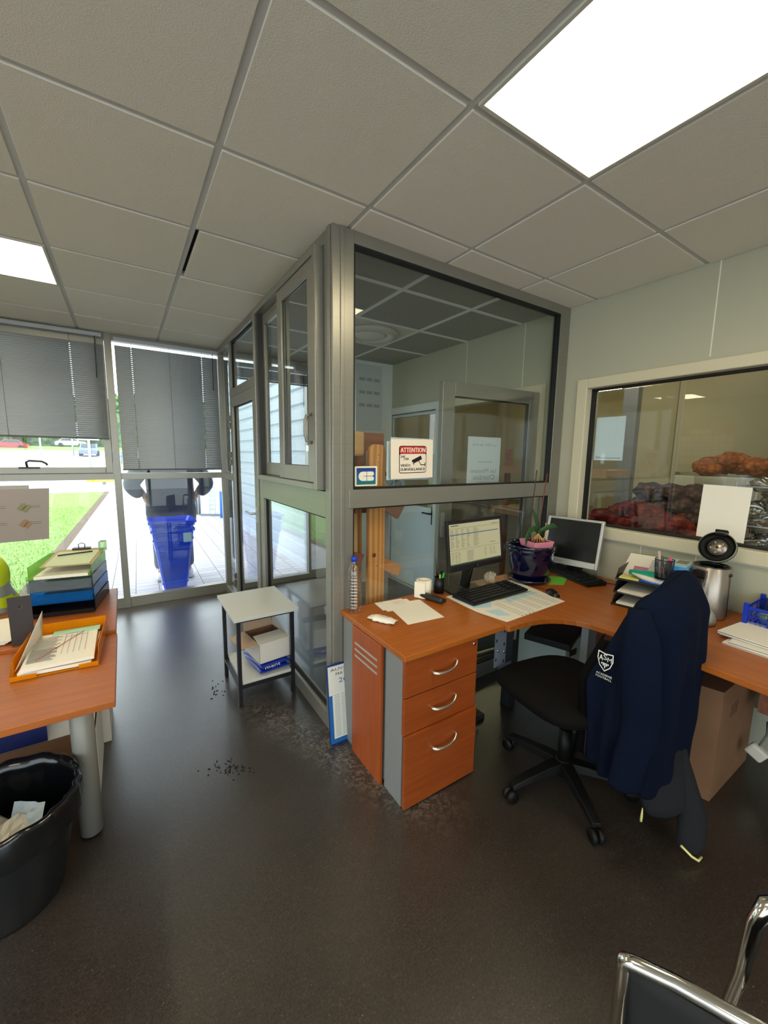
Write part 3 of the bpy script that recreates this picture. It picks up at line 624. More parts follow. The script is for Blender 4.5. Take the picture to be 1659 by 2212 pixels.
T2 = b.T; b.T = T2 @ Matrix.Translation((1.645, q2, 1.475)) @ Matrix.Rotation(math.radians(-22), 4, 'Y')
b.box(-.028, .033, -.0004, .0004, -.010, .012).box(-.036, -.028, -.0004, .0004, -.003, .012).box(-.034, -.029, -.0004, .0004, -.016, -.006); b.T = T2
b.bar((1.655, q2, 1.468), (1.672, q2, 1.448), .004, .0006, (0, 1, 0)); b.bar((1.668, q2, 1.447), (1.70, q2, 1.446), .0006, .005, (0, 0, 1)); b.bar((1.701, q2, 1.438), (1.701, q2, 1.458), .005, .0006, (0, 1, 0))
b.m = 0; b.box(1.525, 1.5255, q2, q2, 1.5, 1.5)
b.build('notice', [mat('cream paper', (236, 222, 204), .8), INK, RED], r)
for k, (dx, dz, lb) in enumerate(((.012, .010, 'upper'), (-.010, -.012, 'lower'))):
    r = thing('backing_sheet', 'bluish sheet showing behind the %s edge of the surveillance notice' % lb, 'sheet', (1.614, YP+.05, 1.37)); on_y(MB(), 1.468+dx, 1.758+dx*.8, 1.375+dz, 1.585+dz, YP+.046+.004*k).build('sheet', PAPER2, r)
# blue card payment sticker
r = thing('card_sticker', 'blue and green CB card payment sticker low on the partition glass', 'sticker', (1.315, YP+.02, 1.335))
b = MB(Matrix.Translation((1.315, 0, 1.388)) @ Matrix.Rotation(math.radians(-.5), 4, 'Y') @ Matrix.Translation((-1.315, 0, -1.388)))
rrect(b, 1.248, 1.383, 1.337, 1.440, .006, y, .002); gb = bpy.data.materials.new('blue green gradient print'); gb.use_nodes = True; n = gb.node_tree.nodes; L = gb.node_tree.links
tcn = n.new('ShaderNodeTexCoord'); sp_ = n.new('ShaderNodeSeparateXYZ'); mr = n.new('ShaderNodeMapRange'); rp = n.new('ShaderNodeValToRGB'); L.new(tcn.outputs['Object'], sp_.inputs[0]); L.new(sp_.outputs[2], mr.inputs[0])
mr.inputs[1].default_value = .008; mr.inputs[2].default_value = .097; L.new(mr.outputs[0], rp.inputs[0]); e = rp.color_ramp.elements; e[0].color = (*lin((24, 110, 70)), 1); e[1].color = (*lin((20, 40, 120)), 1); e_ = rp.color_ramp.elements.new(.45); e_.color = (*lin((16, 96, 180)), 1); L.new(rp.outputs[0], n['Principled BSDF'].inputs['Base Color'])
b.m = 1; b.box(1.258, 1.373, y-.0028, y-.002, 1.345, 1.431); b.m = 0; q = y-.003
def half(b, cx, cz, rx, rz, a0, a1, yy, sx0=None):
    P = [(cx+rx*math.cos(math.radians(a)), cz+rz*math.sin(math.radians(a))) for a in [a0+(a1-a0)*k/12 for k in range(13)]]
    return P
P = half(b, 1.294, 1.388, .025, .024, 90, 270, q); P += [(1.317, 1.364), (1.317, 1.387), (1.297, 1.3875), (1.297, 1.3895), (1.317, 1.39), (1.317, 1.412)]
b.add([(p[0], q, p[1]) for p in P], [tuple(reversed(range(len(P))))])
for (z0, z1) in ((1.364, 1.387), (1.390, 1.412)):
    P = [(1.320, z0)]+[(1.351+.011*math.cos(math.radians(a)), (z0+z1)/2+(z1-z0)/2*math.sin(math.radians(a))) for a in range(-90, 91, 15)]+[(1.320, z1)]
    b.add([(p[0], q, p[1]) for p in P], [tuple(range(len(P)))])
b.build('sticker', [mat('cream vinyl', (236, 230, 206), .5), gb], r)

# wooden frame standing in the vestibule right behind the glass
r = thing('wooden_stand', 'pine upright with crossed boards standing behind the partition glass', 'stand', (1.43, .3, 0))
P = [(1.372, 0), (1.478, 0), (1.478, 1.515), (1.470, 1.54), (1.452, 1.556), (1.398, 1.556), (1.380, 1.54), (1.372, 1.515)]
b = MB(); b.add([(p[0], .27, p[1]) for p in P]+[(p[0], .30, p[1]) for p in P], [tuple(range(8)), tuple(reversed(range(8, 16)))]+[(i, 8+i, 8+(i+1) % 8, (i+1) % 8) for i in range(8)]); b.build('upright', PINE, r, bevel=.003)
k = MB(); k.lathe([(.001, -.002), (.012, -.001), (.012, 0)], (0, 0, 0), 16)
kn = MB(Matrix.Translation((1.408, .2695, .94)) @ Matrix.Rotation(PI/2, 4, 'X')); kn.lathe([(.013, 0), (.012, .0008), (.001, .001)], (0, 0, 0), 20); kn.build('knot', mat('dark pine knot', (110, 58, 30), .6), r)
sc = MB(Matrix.Translation((1.424, .2695, .882)) @ Matrix.Rotation(PI/2, 4, 'X')); sc.lathe([(.007, 0), (.006, .003), (.001, .004)], (0, 0, 0), 14); sc.build('screw', CHROME, r)
for z in (1.50, 1.46, 1.40): kn = MB(Matrix.Translation((1.43-.01*(z < 1.45), .2695, z)) @ Matrix.Rotation(PI/2, 4, 'X')); kn.lathe([(.003, 0), (.001, .001)], (0, 0, 0), 8); kn.build('screw', INK, r)
b = MB(); b.bar((1.41, .315, .915), (1.61, .315, .81), .03, .068, (0, 0, 1)); b.build('crossbar', wood_mat('pine arm', (196, 136, 84), (168, 106, 60), 0, .5), r, bevel=.002)
b = MB(); b.bar((1.25, .33, .945), (1.36, .33, .905), .03, .068); b.build('crossbar', REDW, r, bevel=.002)
b = MB(); b.bar((1.46, .33, 1.26), (1.625, .33, 1.165), .03, .09); b.build('crossbar', REDW, r, bevel=.002)
b = MB(); b.box(1.24, 1.60, .48, .51, 1.15, 1.63); b.m = 1; b.box(1.47, 1.50, .475, .48, 1.42, 1.52); b.build('back_board', [REDW, SILV], r, bevel=.002)
b = MB(); b.box(1.24, 1.42, .40, .43, 1.49, 1.63); b.build('arm', wood_mat('light ply', (214, 172, 122), (196, 150, 100), 0, .5), r, bevel=.02)
b = MB(); b.box(1.24, 1.60, .42, .5, .0, .06); b.bar((1.43, .3, .05), (1.43, .5, .05), .06, .06); b.bar((1.43, .3, 1.3), (1.43, .5, 1.3), .04, .04); b.bar((1.42, .47, .06), (1.42, .49, 1.2), .06, .03, (1, 0, 0)); b.build('foot', PINE, r)
# tilted information leaflet with two no entry pictograms
r = thing('leaflet', 'tilted white leaflet with two crossed-out round pictograms beside the notice', 'leaflet', (1.58, .40, 1.25))
T = Matrix.Translation((1.62, .41, 1.32)) @ Matrix.Rotation(math.radians(12), 4, 'Y') @ Matrix.Rotation(math.radians(-30), 4, 'X')
b = MB(T); b.box(-.15, .1, 0, .001, -.07, .09); b.m = 1; b.box(-.06, .1, -.0008, 0, .055, .085)
for cx in (-.02, .045):
    P = [(cx+.024*math.cos(a), .02+.024*math.sin(a)) for a in [2*PI*k/20 for k in range(20)]]; Pi = [(cx+.020*math.cos(a), .02+.020*math.sin(a)) for a in [2*PI*k/20 for k in range(20)]]
    b.add([(p[0], -.001, p[1]) for p in P+Pi], [(i, (i+1) % 20, 20+(i+1) % 20, 20+i) for i in range(20)]); b.bar((cx-.015, -.001, .035), (cx+.015, -.001, .005), .0006, .003, (0, 1, 0))
b.build('leaflet', [PAPER2, mat('dark blue print', (60, 70, 96), .6)], r)
MB().box(1.56, 1.60, .41, .44, 0, 1.27).build('holder_post', SILV, r)
# two signs standing on the left windows
r = thing('glove_notice', 'grey landscape notice with two pairs of glove drawings on the left window', 'sign', (-.48, Y0, .73))
b = MB(); P = [(-.75, .727), (-.332, .733), (-.298, 1.176), (-.75, 1.174)]
b.add([(p[0], Y0+.018, p[1]) for p in P]+[(p[0], Y0+.0195, p[1]) for p in P], [(0, 1, 2, 3), (7, 6, 5, 4), (0, 4, 5, 1), (1, 5, 6, 2), (2, 6, 7, 3), (3, 7, 4, 0)])
for (cz, mi) in ((1.02, 1), (.88, 2)):
    b.m = mi
    for a in (0, 1):
        b.T = Matrix.Translation((-.49+a*.03, Y0+.0165, cz-a*.015)) @ Matrix.Rotation(.7, 4, 'Y')
        b.box(-.018, .018, 0, .001, -.03, .01)
        for k in range(4): b.box(-.018+k*.0095, -.0105+k*.0095, 0, .001, .01, .032+.008*(k in (1, 2)))
    b.T = Matrix(); b.m = 3
    for sx_, zz in ((-.62, .01), (-.62, -.005), (-.40, .008), (-.40, -.006)): b.box(sx_-.03, sx_+.03, Y0+.0165, Y0+.0175, cz+zz, cz+zz+.0035)
b.build('sheet', [mat('greyish paper', (176, 166, 164), .8), mat('olive glove print', (150, 150, 110), .8), mat('tan glove print', (170, 140, 110), .8), mat('thin grey print', (120, 112, 112), .8)], r)
r = thing('spare_sheet', 'plain grey sheet peeping above the glove notice on the left window', 'sheet', (-.6, Y0, 1.17)); MB().box(-.75, -.43, Y0+.0205, Y0+.022, 1.1, 1.205).build('sheet', mat('plain grey paper', (190, 188, 184), .8), r)
# planning board on the left wall (seen mirrored in the passage window)
r = thing('planning_board', 'planning board of small white papers on the far left wall', 'board', (-2.69, 1.3, 1.4))
b = MB(); b.box(-2.7, -2.69, .85, 1.75, 1.40, 2.08); b.m = 1
for k in range(9):
    for q in range(4): b.box(-2.69, -2.686, .88+k*.095, .965+k*.095, 1.43+q*.125, 1.54+q*.125)
b.m = 2; b.box(-2.69, -2.684, .95, 1.0, 1.95, 2.03); b.m = 1; b.box(-2.69, -2.684, 1.2, 1.5, 1.95, 2.03); b.build('board', [mat('cork board', (170, 150, 110), .8), WHITE, RED], r)

# ------------------------------------------------------------------ outside
pv = bpy.data.materials.new('pale concrete pavers'); pv.use_nodes = True; n = pv.node_tree.nodes; L = pv.node_tree.links
tcn = n.new('ShaderNodeTexCoord'); mp = n.new('ShaderNodeMapping'); mp.inputs['Rotation'].default_value = (0, 0, math.radians(91.5)); bk = n.new('ShaderNodeTexBrick')
L.new(tcn.outputs['Object'], mp.inputs[0]); L.new(mp.outputs[0], bk.inputs[0]); bk.offset = .5
for k, v in (('Scale', 1.), ('Mortar Size', .0035), ('Brick Width', .13), ('Row Height', .225), ('Bias', .1)): bk.inputs[k].default_value = v
bk.inputs['Color1'].default_value = (*lin((206, 199, 201)), 1); bk.inputs['Color2'].default_value = (*lin((190, 182, 184)), 1); bk.inputs['Mortar'].default_value = (*lin((104, 96, 94)), 1)
mp.inputs['Location'].default_value = (.05, .03, 0); L.new(bk.outputs[0], n['Principled BSDF'].inputs['Base Color']); n['Principled BSDF'].inputs['Roughness'].default_value = .7
MB().prism([(-.70, YB+.1), (2.6, YB+.1), (2.6, 17), (-.30, 17)], -.08, -.012).build('ground_paving', pv, **st('pale paved walkway outside the glazed front', 'paving'))
GR = mat('lawn', (150, 178, 90), .9, noise_amt=.0, col2=(112, 148, 66), scale=9, bump=.4)
lawn = MB().prism([(-14, YB+.1), (-.72, YB+.1), (-.33, 17), (-2.2, 20.5), (-14, 21)], -.1, -.02).build('ground_lawn', GR, kind='structure', label='green lawn left of the paved walkway', category='lawn')
m = MB(); random.seed(3)
for k in range(5200):
    x = -.70-abs(random.gauss(0, 1.1)); yy = YB+.25+random.random()**1.6*9; hh = random.uniform(.01, .04); a = random.random()*PI
    dx, dy = math.cos(a)*.005, math.sin(a)*.005; m.add([(x-dx, yy-dy, -.02), (x+dx, yy+dy, -.02), (x+random.uniform(-.03, .03), yy+random.uniform(-.03, .03), hh)], [(0, 1, 2)])
m.build('grass_blades', mat('grass blade', (158, 184, 96), .8), kind='stuff', label='short grass blades along the edge of the walkway', category='grass')
MB().prism([(-.80, YB+.1), (-.66, YB+.1), (-.26, 17), (-.42, 17)], -.1, -.010).build('ground_border', mat('brown earth', (128, 108, 88), .9, noise_amt=.4, scale=30, bump=.5), **st('strip of bare brown earth between lawn and pavers', 'earth'))
MB().poly([(-80, 17, -.015), (60, 17, -.015), (60, 24, 0), (-80, 24, 0)]).poly([(-80, 24, 0), (60, 24, 0), (60, 82, 1.75), (-80, 82, 1.75)]).add([(-80, 2, -.12), (60, 2, -.12), (60, 17, -.12), (-80, 17, -.12)], [(0, 1, 2, 3)]).build('ground_road', mat('pale asphalt', (168, 168, 170), .8, noise_amt=.1, scale=.6), **st('bright pale car park and road beyond the lawn', 'road'))
MB().poly([(-80, 78, 1.6), (60, 78, 1.6), (60, 84, 2.3), (-80, 84, 2.3)]).poly([(-80, 84, 2.3), (60, 84, 2.3), (60, 130, 2.6), (-80, 130, 2.6)]).build('ground_verge', GR, **st('green grass verge below the hedge across the road', 'verge'))
# white siding building to the right
m = MB(); prof = []
z = -.05
while z < 3.3:
    prof += [(2.2, z), (2.2, z+.13), (2.235, z+.15), (2.235, z+.18), (2.2, z+.20)]; z += .20
m.loop([[(p[0], y, p[1]) for p in prof] for y in (2.97, 9.4)], closed=False); m.box(2.24, 2.6, 2.97, 9.4, -.05, 3.3)
m.build('wall_siding', mat('white ribbed siding', (206, 214, 226), .45), **st('white horizontally ribbed cladding of the neighbouring building wing', 'wall'))
r = thing('barrier', 'low grey metal barrier outside near the ribbed wall', 'barrier', (1.9, 8.9, 0)); MB().tube([(1.70, 9.1, 0), (1.70, 9.1, .52), (1.72, 9.08, .56), (1.76, 9.05, .52), (1.76, 9.05, 0)], .03).bar((1.75, 8.9, .02), (2.18, 8.6, .02), .04, .04).build('rail', mat('galvanised steel', (120, 130, 140), .4, .6), r)
r = thing('bollard', 'thin blue post outside beside the ribbed wall', 'post', (2.12, 8.3, 0)); MB().tube([(2.12, 8.3, 0), (2.12, 8.3, .62)], .028, 12).build('pole', mat('bright blue paint', (44, 120, 205), .4), r)
r = thing('vent_ladder', 'white ladder-like bracket on the ribbed wall', 'bracket', (2.1, 9.0, 0)); m = MB()
for z in [.1+.11*k for k in range(12)]: m.box(1.98, 2.10, 8.95, 8.97, z, z+.05)
m.box(1.96, 1.99, 8.94, 8.98, 0, 1.45).box(2.09, 2.12, 8.94, 8.98, 0, 1.45); m.build('frame', mat('white steel', (210, 216, 224), .4), r)
r = thing('height_barrier', 'low yellow bar on a grey post at the end of the lawn', 'barrier', (-.55, 21, 0)); m = MB(); m.box(-1.2, .1, 21.0, 21.1, .12, .30).build('bar', mat('yellow paint', (236, 200, 50), .5), r); MB().box(-.62, -.48, 21.1, 21.2, 0, .3).build('post', mat('grey post', (150, 150, 156), .5), r)
r = thing('road_sign', 'square blue road sign with a white pictogram on a pale pole', 'sign', (-1.25, 24, 0))
MB().tube([(-1.16, 24, 0), (-1.16, 24, 2.9)], .06, 10).build('pole', mat('pale pole', (190, 200, 206), .4), r)
b = MB(); b.box(-1.62, -.70, 23.86, 23.9, 2.08, 2.98); b.m = 1; b.box(-1.55, -.77, 23.85, 23.86, 2.16, 2.91); b.m = 0
for k in range(4): b.bar((-1.45+k*.17, 23.84, 2.20), (-1.36+k*.17, 23.84, 2.48), .005, .07, (0, 1, 0))
b.build('panel', [mat('sign white', (235, 235, 235), .5), mat('sign blue', (50, 90, 150), .5)], r, bevel=.01)
for (x, lab) in ((-7.5, 'pale lamp post on the verge at the left'), (-4.6, 'pale lamp post on the verge near the white car')):
    r = thing('lamp_post', lab, 'lamp post', (x, 58, 1.0)); MB().tube([(x, 58, .9), (x, 58, 9)], .09, 8).tube([(x, 58, 9), (x-1.2, 58, 9.1)], .08).build('pole', mat('pale steel', (200, 205, 210), .5), r)
def car(name, x, y, z, rz, col, label):
    r = thing(name, label, 'car', (x, y, z), rz); T = WM[r.name]; m = MB(T)
    P = [(-2.1, .25), (-2.15, .7), (-1.9, .88), (-1.55, .95), (-1.15, 1.38), (.5, 1.42), (1.15, .95), (1.95, .82), (2.1, .6), (2.1, .25)]
    m.add([(p[0], -.83, p[1]) for p in P]+[(p[0], .83, p[1]) for p in P], [tuple(range(10)), tuple(reversed(range(10, 20)))]+[(i, 10+i, 10+(i+1) % 10, (i+1) % 10) for i in range(10)])
    m.build('body', mat('paint '+name, col, .3, coat=.5), r, bevel=.05)
    g = MB(T); Q = [(-1.42, .98), (-1.1, 1.33), (.45, 1.36), (.98, .98)]
    g.add([(p[0], -.84, p[1]) for p in Q]+[(p[0], .84, p[1]) for p in Q], [(0, 1, 2, 3), (7, 6, 5, 4)]); g.add([(-1.64, -.7, .93), (-1.64, .7, .93), (-1.2, .65, 1.37), (-1.2, -.65, 1.37)], [(0, 1, 2, 3)]); g.add([(1.2, -.7, .96), (1.2, .7, .96), (.56, .65, 1.42), (.56, -.65, 1.42)], [(3, 2, 1, 0)])
    g.build('window', mat('dark car glass', (60, 70, 76), .1), r)
    for sx_ in (-1.35, 1.3):
        for sy in (-.8, .8): wv_ = MB(T @ Matrix.Translation((sx_, sy, .32)) @ Matrix.Rotation(PI/2, 4, 'X')); wv_.lathe([(.001, -.1), (.32, -.1), (.32, .1), (.001, .1)], (0, 0, 0), 18); wv_.build('wheel', mat('tyre', (24, 24, 25), .7), r)
car('car', -14.2, 82, 1.75, PI, (190, 30, 40), 'red car across the road at the left edge')
car('estate_car', -6.9, 84.5, 2.28, 0, (216, 216, 216), 'white car standing on the verge across the road')
car('hatchback', -3.0, 57, 1.0, -PI/2, (110, 122, 150), 'grey blue car parked facing the office, left of the road sign')
HEDGE = mat('hedge leaves', (112, 150, 80), .8, noise_amt=.0, col2=(44, 76, 44), scale=1.6, detail=8, contrast=(.42, .6))
def hedge(x, y, w_, h, label, seed, c=HEDGE):
    r = thing('hedge_tree', label, 'tree', (x, y, 2.2), group='dense green trees across the road'); random.seed(seed); m = MB(); m.s = True
    for k in range(9): m.ball((x+random.uniform(-w_, w_)*.5, y+random.uniform(-.5, .5), 2.2+h*random.uniform(.25, .8)), (w_*.45, 1.6, h*.38), 22, .5, 3.5, seed+k)
    m.ball((x, y, 2.2+h*.35), (w_, 1.6, h*.5), 26, .35, 4, seed); m.build('crown', c, r); MB().tube([(x, y, 2.1), (x, y, 2.2+h*.4)], .2, 6).build('trunk', mat('bark', (70, 58, 46), .9), r)
for k, (x, w_, lb) in enumerate(((-20, 5, 'dense green tree at the far left across the road'), (-13.5, 4.5, 'dense green tree behind the red car'), (-8.2, 3.6, 'dark round tree between the two lamp posts'), (-4.0, 4., 'dense green tree behind the white car'), (1.0, 4.5, 'dense green tree behind the road sign'), (7.5, 5.5, 'dense green tree right of the road sign'), (15, 6, 'dense green tree at the right, behind the planters'))):
    hedge(x, 91+(k % 2)*5, w_, 8.5, lb, 11+k)
r = thing('trolley_bay', 'blue trolley bay in the car park right of the road sign', 'trolley bay', (-.4, 40, .5)); m = MB()
for k in range(6): m.tube([(-.9+k*.35, 40, .5), (-.9+k*.35, 40, 1.5), (-.9+k*.35, 43, 1.5), (-.9+k*.35, 43, .5)], .04, 6)
m.box(-1, 1.0, 39.95, 40.05, 1.1, 1.2).build('rails', mat('blue trolley rail', (70, 130, 190), .4), r)

# stacked blue planters
BLUEG = mat('glazed cobalt blue', (34, 84, 250), .16, coat=.6, noise_amt=.35, scale=5)
def pw(u): return .118+.085*math.sin(min(1, u)*1.25)/math.sin(1.25)
def planter(z0, h, rimw, lab):
    r = thing('planter', lab, 'planter', (.655, 3.27, z0), group='stacked blue planters'); m = MB()
    def ring(hw, z, c=.02): return [(.655+x*hw, 3.27+y*hw*.93, z) for x, y in ((-1, -.86), (-.86, -1), (.86, -1), (1, -.86), (1, .86), (.86, 1), (-.86, 1), (-1, .86))]
    R = [ring(.03, z0), ring(.128, z0), ring(.128, z0+.03), ring(.112, z0+.045)]
    for k in range(9): u = k/8; R.append(ring(.112+(rimw-.03-.112)*math.sin(u*1.5), z0+.05+(h-.11)*u))
    R += [ring(rimw-.012, z0+h-.055), ring(rimw-.02, z0+h-.045), ring(rimw, z0+h-.025), ring(rimw, z0+h), ring(rimw-.02, z0+h), ring(rimw-.045, z0+h-.05), ring(.09, z0+.12), ring(.02, z0+.11)]
    m.loop(R, cap=(True, True)); m.build('pot', BLUEG, r, bevel=.003); return r
planter(-.012, .61, .195, 'lowest tall blue glazed planter, standing on the pavers')
planter(.085, .61, .212, 'middle blue glazed planter nested in the lowest one')
r = planter(.175, .61, .228, 'topmost blue glazed planter nested in the stack')
b = MB(); b.box(.74, .82, 3.03, 3.034, .56, .66); b.build('label', mat('pale label', (170, 200, 235), .5), r)

# person outside, seen from behind
def skinned(name, V, E_, Rr, m, parent, sub=2):
    me = bpy.data.meshes.new(name); Wm = WM.get(parent.name, Matrix()).inverted(); me.from_pydata([tuple(Wm @ Vector(p)) for p in V], E_, []); me.update()
    o = bpy.data.objects.new(name, me); COL.objects.link(o); o.parent = parent; md = o.modifiers.new('skin', 'SKIN'); md.use_smooth_shade = True
    sv = me.skin_vertices
    if not len(sv): return o
    for i, rr in enumerate(Rr): sv[0].data[i].radius = rr if isinstance(rr, tuple) else (rr, rr)
    sv[0].data[0].use_root = True
    s2 = o.modifiers.new('sub', 'SUBSURF'); s2.levels = s2.render_levels = sub
    me.materials.append(m); return o
PX, PY = .70, 3.68
person = thing('person', 'person in dark grey jacket standing with hands on hips, back to the window', 'person', (PX, PY, 0))
SKIN = mat('skin', (206, 150, 128), .5); JEAN = mat('faded blue jeans', (104, 116, 138), .8, noise_amt=.3, scale=12); JACK = mat('dark grey jacket', (78, 78, 92), .75, noise_amt=.15, scale=5)
P_ = lambda x, y, z: (PX+x, PY+y, z)
# body: pelvis root, spine, neck, head, arms, legs
V = [P_(0, 0, .93), P_(0, 0, 1.12), P_(0, 0, 1.34), P_(0, .0, 1.46), P_(0, .01, 1.55), P_(0, .02, 1.64), P_(0, .02, 1.74),
     P_(-.19, 0, 1.42), P_(-.36, -.06, 1.16), P_(-.25, -.02, .99), P_(.19, 0, 1.42), P_(.36, -.06, 1.16), P_(.25, -.02, .99),
     P_(-.11, 0, .84), P_(-.13, .02, .48), P_(-.14, 0, .09), P_(-.15, .10, .05), P_(.11, 0, .84), P_(.13, .02, .48), P_(.14, 0, .09), P_(.15, .10, .05)]
E_ = [(0, 1), (1, 2), (2, 3), (3, 4), (4, 5), (5, 6), (3, 7), (7, 8), (8, 9), (3, 10), (10, 11), (11, 12), (0, 13), (13, 14), (14, 15), (15, 16), (0, 17), (17, 18), (18, 19), (19, 20)]
Rb = [(.16, .11), (.15, .11), (.16, .11), (.08, .07), (.05, .05), (.085, .095), (.06, .07), .055, .042, .028, .055, .042, .028, .085, .06, .042, .035, .085, .06, .042, .035]
body = skinned('body', V, E_, Rb, SKIN, person)
m = MB(); m.s = True; R = []
for z, w, d_ in ((.70, .245, .165), (.705, .255, .172), (.80, .262, .178), (.90, .258, .176), (.98, .25, .17), (1.06, .245, .165), (1.16, .245, .16), (1.26, .245, .155), (1.36, .235, .15), (1.43, .20, .13), (1.48, .12, .10), (1.52, .075, .075), (1.54, .07, .07)):
    R.append([(PX+w*math.copysign(abs(math.cos(a))**.8, math.cos(a))*(1+.02*math.sin(7*a+z*20)), PY+d_*math.copysign(abs(math.sin(a))**.9, math.sin(a))*(1+.04*math.sin(5*a+z*14)), z) for a in [2*PI*q/48 for q in range(48)]])
m.loop(R, cap=(True, False)); m.build('jacket', JACK, person)
for s_ in (-1, 1): skinned('sleeve', [P_(s_*.17, 0, 1.43), P_(s_*.26, -.02, 1.34), P_(s_*.35, -.05, 1.22), P_(s_*.395, -.06, 1.13), P_(s_*.35, -.05, 1.06), P_(s_*.285, -.035, 1.005)], [(0, 1), (1, 2), (2, 3), (3, 4), (4, 5)], [.085, .10, .10, .095, .08, .055], JACK, person)
skinned('jeans', [P_(0, 0, .86), P_(-.11, 0, .82), P_(-.135, .02, .48), P_(-.145, 0, .12), P_(.11, 0, .82), P_(.135, .02, .48), P_(.145, 0, .12)], [(0, 1), (1, 2), (2, 3), (0, 4), (4, 5), (5, 6)], [(.15, .11), .115, .085, .075, .115, .085, .075], JEAN, person)
for s_ in (-1, 1):
    m = MB(); m.ball(P_(s_*.15, .07, .055), (.055, .145, .055), 14); m.box(PX+s_*.15-.05, PX+s_*.15+.05, PY-.06, PY+.20, 0, .03); m.build('shoe', mat('white trainer', (225, 225, 225), .5), person, bevel=.01)
    # hands resting on the hips: palm, four fingers, thumb
    hx, hy, hz = PX+s_*.262, PY-.03, .985
    m = MB(); m.tube([(hx+s_*.018, hy, hz+.03), (hx, hy+.0, hz-.01), (hx-s_*.012, hy+.01, hz-.05)], [.030, .036, .030], 10, flat=.6)
    for q in range(4): fx = hx-s_*.012; fy = hy-.028+q*.019; m.tube([(fx, fy+.005, hz-.045), (fx-s_*.006, fy+.012, hz-.085), (fx-s_*.016, fy+.022, hz-.115-.006*(q in (1, 2)))], [.0095, .0085, .007], 7)
    m.tube([(hx, hy-.03, hz-.005), (hx-s_*.01, hy-.058, hz-.03), (hx-s_*.018, hy-.066, hz-.058)], [.011, .010, .008], 7)
    m.build('hand', SKIN, person)
m = MB(); m.ball(P_(0, .0, 1.70), (.092, .108, .115), 16, .08, 6, 1); m.build('hair', mat('dark hair', (52, 42, 36), .8), person)
m = MB(); m.tube([P_(0, .115, 1.665), P_(0, .135, 1.64), P_(0, .12, 1.63)], [.008, .014, .01], 8); m.build('nose', SKIN, person)
for s_ in (-1, 1):
    m = MB(); m.ball(P_(s_*.032, .10, 1.675), (.012, .008, .008), 8); m.build('eye', INK, person); m = MB(); m.ball(P_(s_*.09, .02, 1.655), (.012, .02, .032), 8); m.build('ear', SKIN, person)
m = MB(); m.ball(P_(0, .108, 1.60), (.024, .008, .006), 8); m.build('mouth', mat('lips', (170, 100, 92), .5), person)

# ------------------------------------------------------------------ right desk
ZD = .70
r = thing('drawer_pedestal', 'orange wood drawer unit with grey side panels under the left end of the desk', 'drawer unit', (1.36, -.1, 0))
MB().box(1.175, 1.556, -.366, .165, .012, .674).build('carcass', GREYP, r, bevel=.002)
b = MB(); b.box(1.163, 1.175, .045, .165, 0, .674).box(1.163, 1.175, -.365, -.236, 0, .674); b.build('side_panel', GREYP, r, bevel=.002)
sp = MB().box(1.147, 1.163, -.221, .042, 0, .674).build('wood_panel', DESKZ, r, bevel=.002)
for z in (.594, .562, .530): MB().box(1.1455, 1.148, -.190, .014, z-.005, z+.005).build('metal_strip', SILV, sp)
b = MB(); b.box(1.18, 1.20, -.35, -.32, -.0, .012).box(1.52, 1.54, -.35, -.32, 0, .012).box(1.18, 1.2, .12, .15, 0, .012).box(1.52, 1.54, .12, .15, 0, .012); b.build('glide', BLACKP, r)
for (z0, z1, y) in ((.513, .671, -.386), (.346, .508, -.386), (.010, .342, -.398)):
    d = MB().box(1.158, 1.566, y, y+.018, z0, z1).build('drawer', DRAWM, r, bevel=.0012)
    zz = {.513: .595, .346: .432, .010: .252}[z0]
    h = MB(); h.tube(catmull([(1.304, y, zz-.004), (1.306, y-.012, zz-.006), (1.325, y-.022, zz-.008), (1.37, y-.027, zz-.008), (1.41, y-.022, zz-.002), (1.434, y-.01, zz+.012), (1.437, y, zz+.014)], 25), [v_[0] for v_ in catmull([(.0065,), (.008,), (.0075,), (.0055,), (.005,), (.0055,), (.005,)], 25)], 10, flat=.8)
    h.build('handle', mat('satin nickel', (206, 200, 188), .25, .9), d)
    if z0 > .5: k = MB(Matrix.Translation((1.543, y, .655)) @ Matrix.Rotation(PI/2, 4, 'X')); k.lathe([(.007, 0), (.007, .004), (.001, .004)], (0, 0, 0), 14); k.build('lock', CHROME, d)
r = thing('desk_extension', 'orange wood desk top over the drawer unit', 'desk top', (1.45, -.1, ZD-.025))
b = MB(); b.prism([(1.152, -.392), (1.738, -.392), (1.738, .181), (1.152, .181)], ZD-.025, ZD); b.build('desktop', DESKX, r, bevel=.0025)
r = thing('corner_desk', 'orange wood corner desk with curved front edge carrying the two monitors', 'desk', (2.5, -.3, 0))
curve = [(1.741, -.418), (1.80, -.420), (1.87, -.424), (1.94, -.436), (2.0, -.459), (2.05, -.495), (2.085, -.54), (2.108, -.60), (2.118, -.68), (2.122, -.80), (2.12, -1.0), (2.112, -1.2), (2.105, -1.9)]
b = MB(); b.prism(curve+[(2.94, -1.9), (2.94, .181), (1.741, .181)], ZD-.026, ZD+.001); b.build('desktop', DESKY, r, bevel=.0025)
MB().box(2.62, 2.638, -.62, .05, .36, .672).build('modesty_panel', REDW, r)
MB().box(2.62, 2.638, -1.9, -1.12, .36, .672).build('modesty_panel', REDW, r)
L_ = MB().box(1.86, 1.92, -.02, .04, .02, .672).box(1.86, 1.92, -.14, .15, 0, .025).box(1.82, 1.88, -.34, .04, .60, .672).box(1.815, 1.875, -.34, -.28, .46, .60).build('leg', mat('dark grey steel', (58, 60, 64), .45, .4), r, bevel=.003)
pl_ = MB(); pl_.box(1.735, 1.815, -.345, -.341, .46, .672); pl_.m = 1
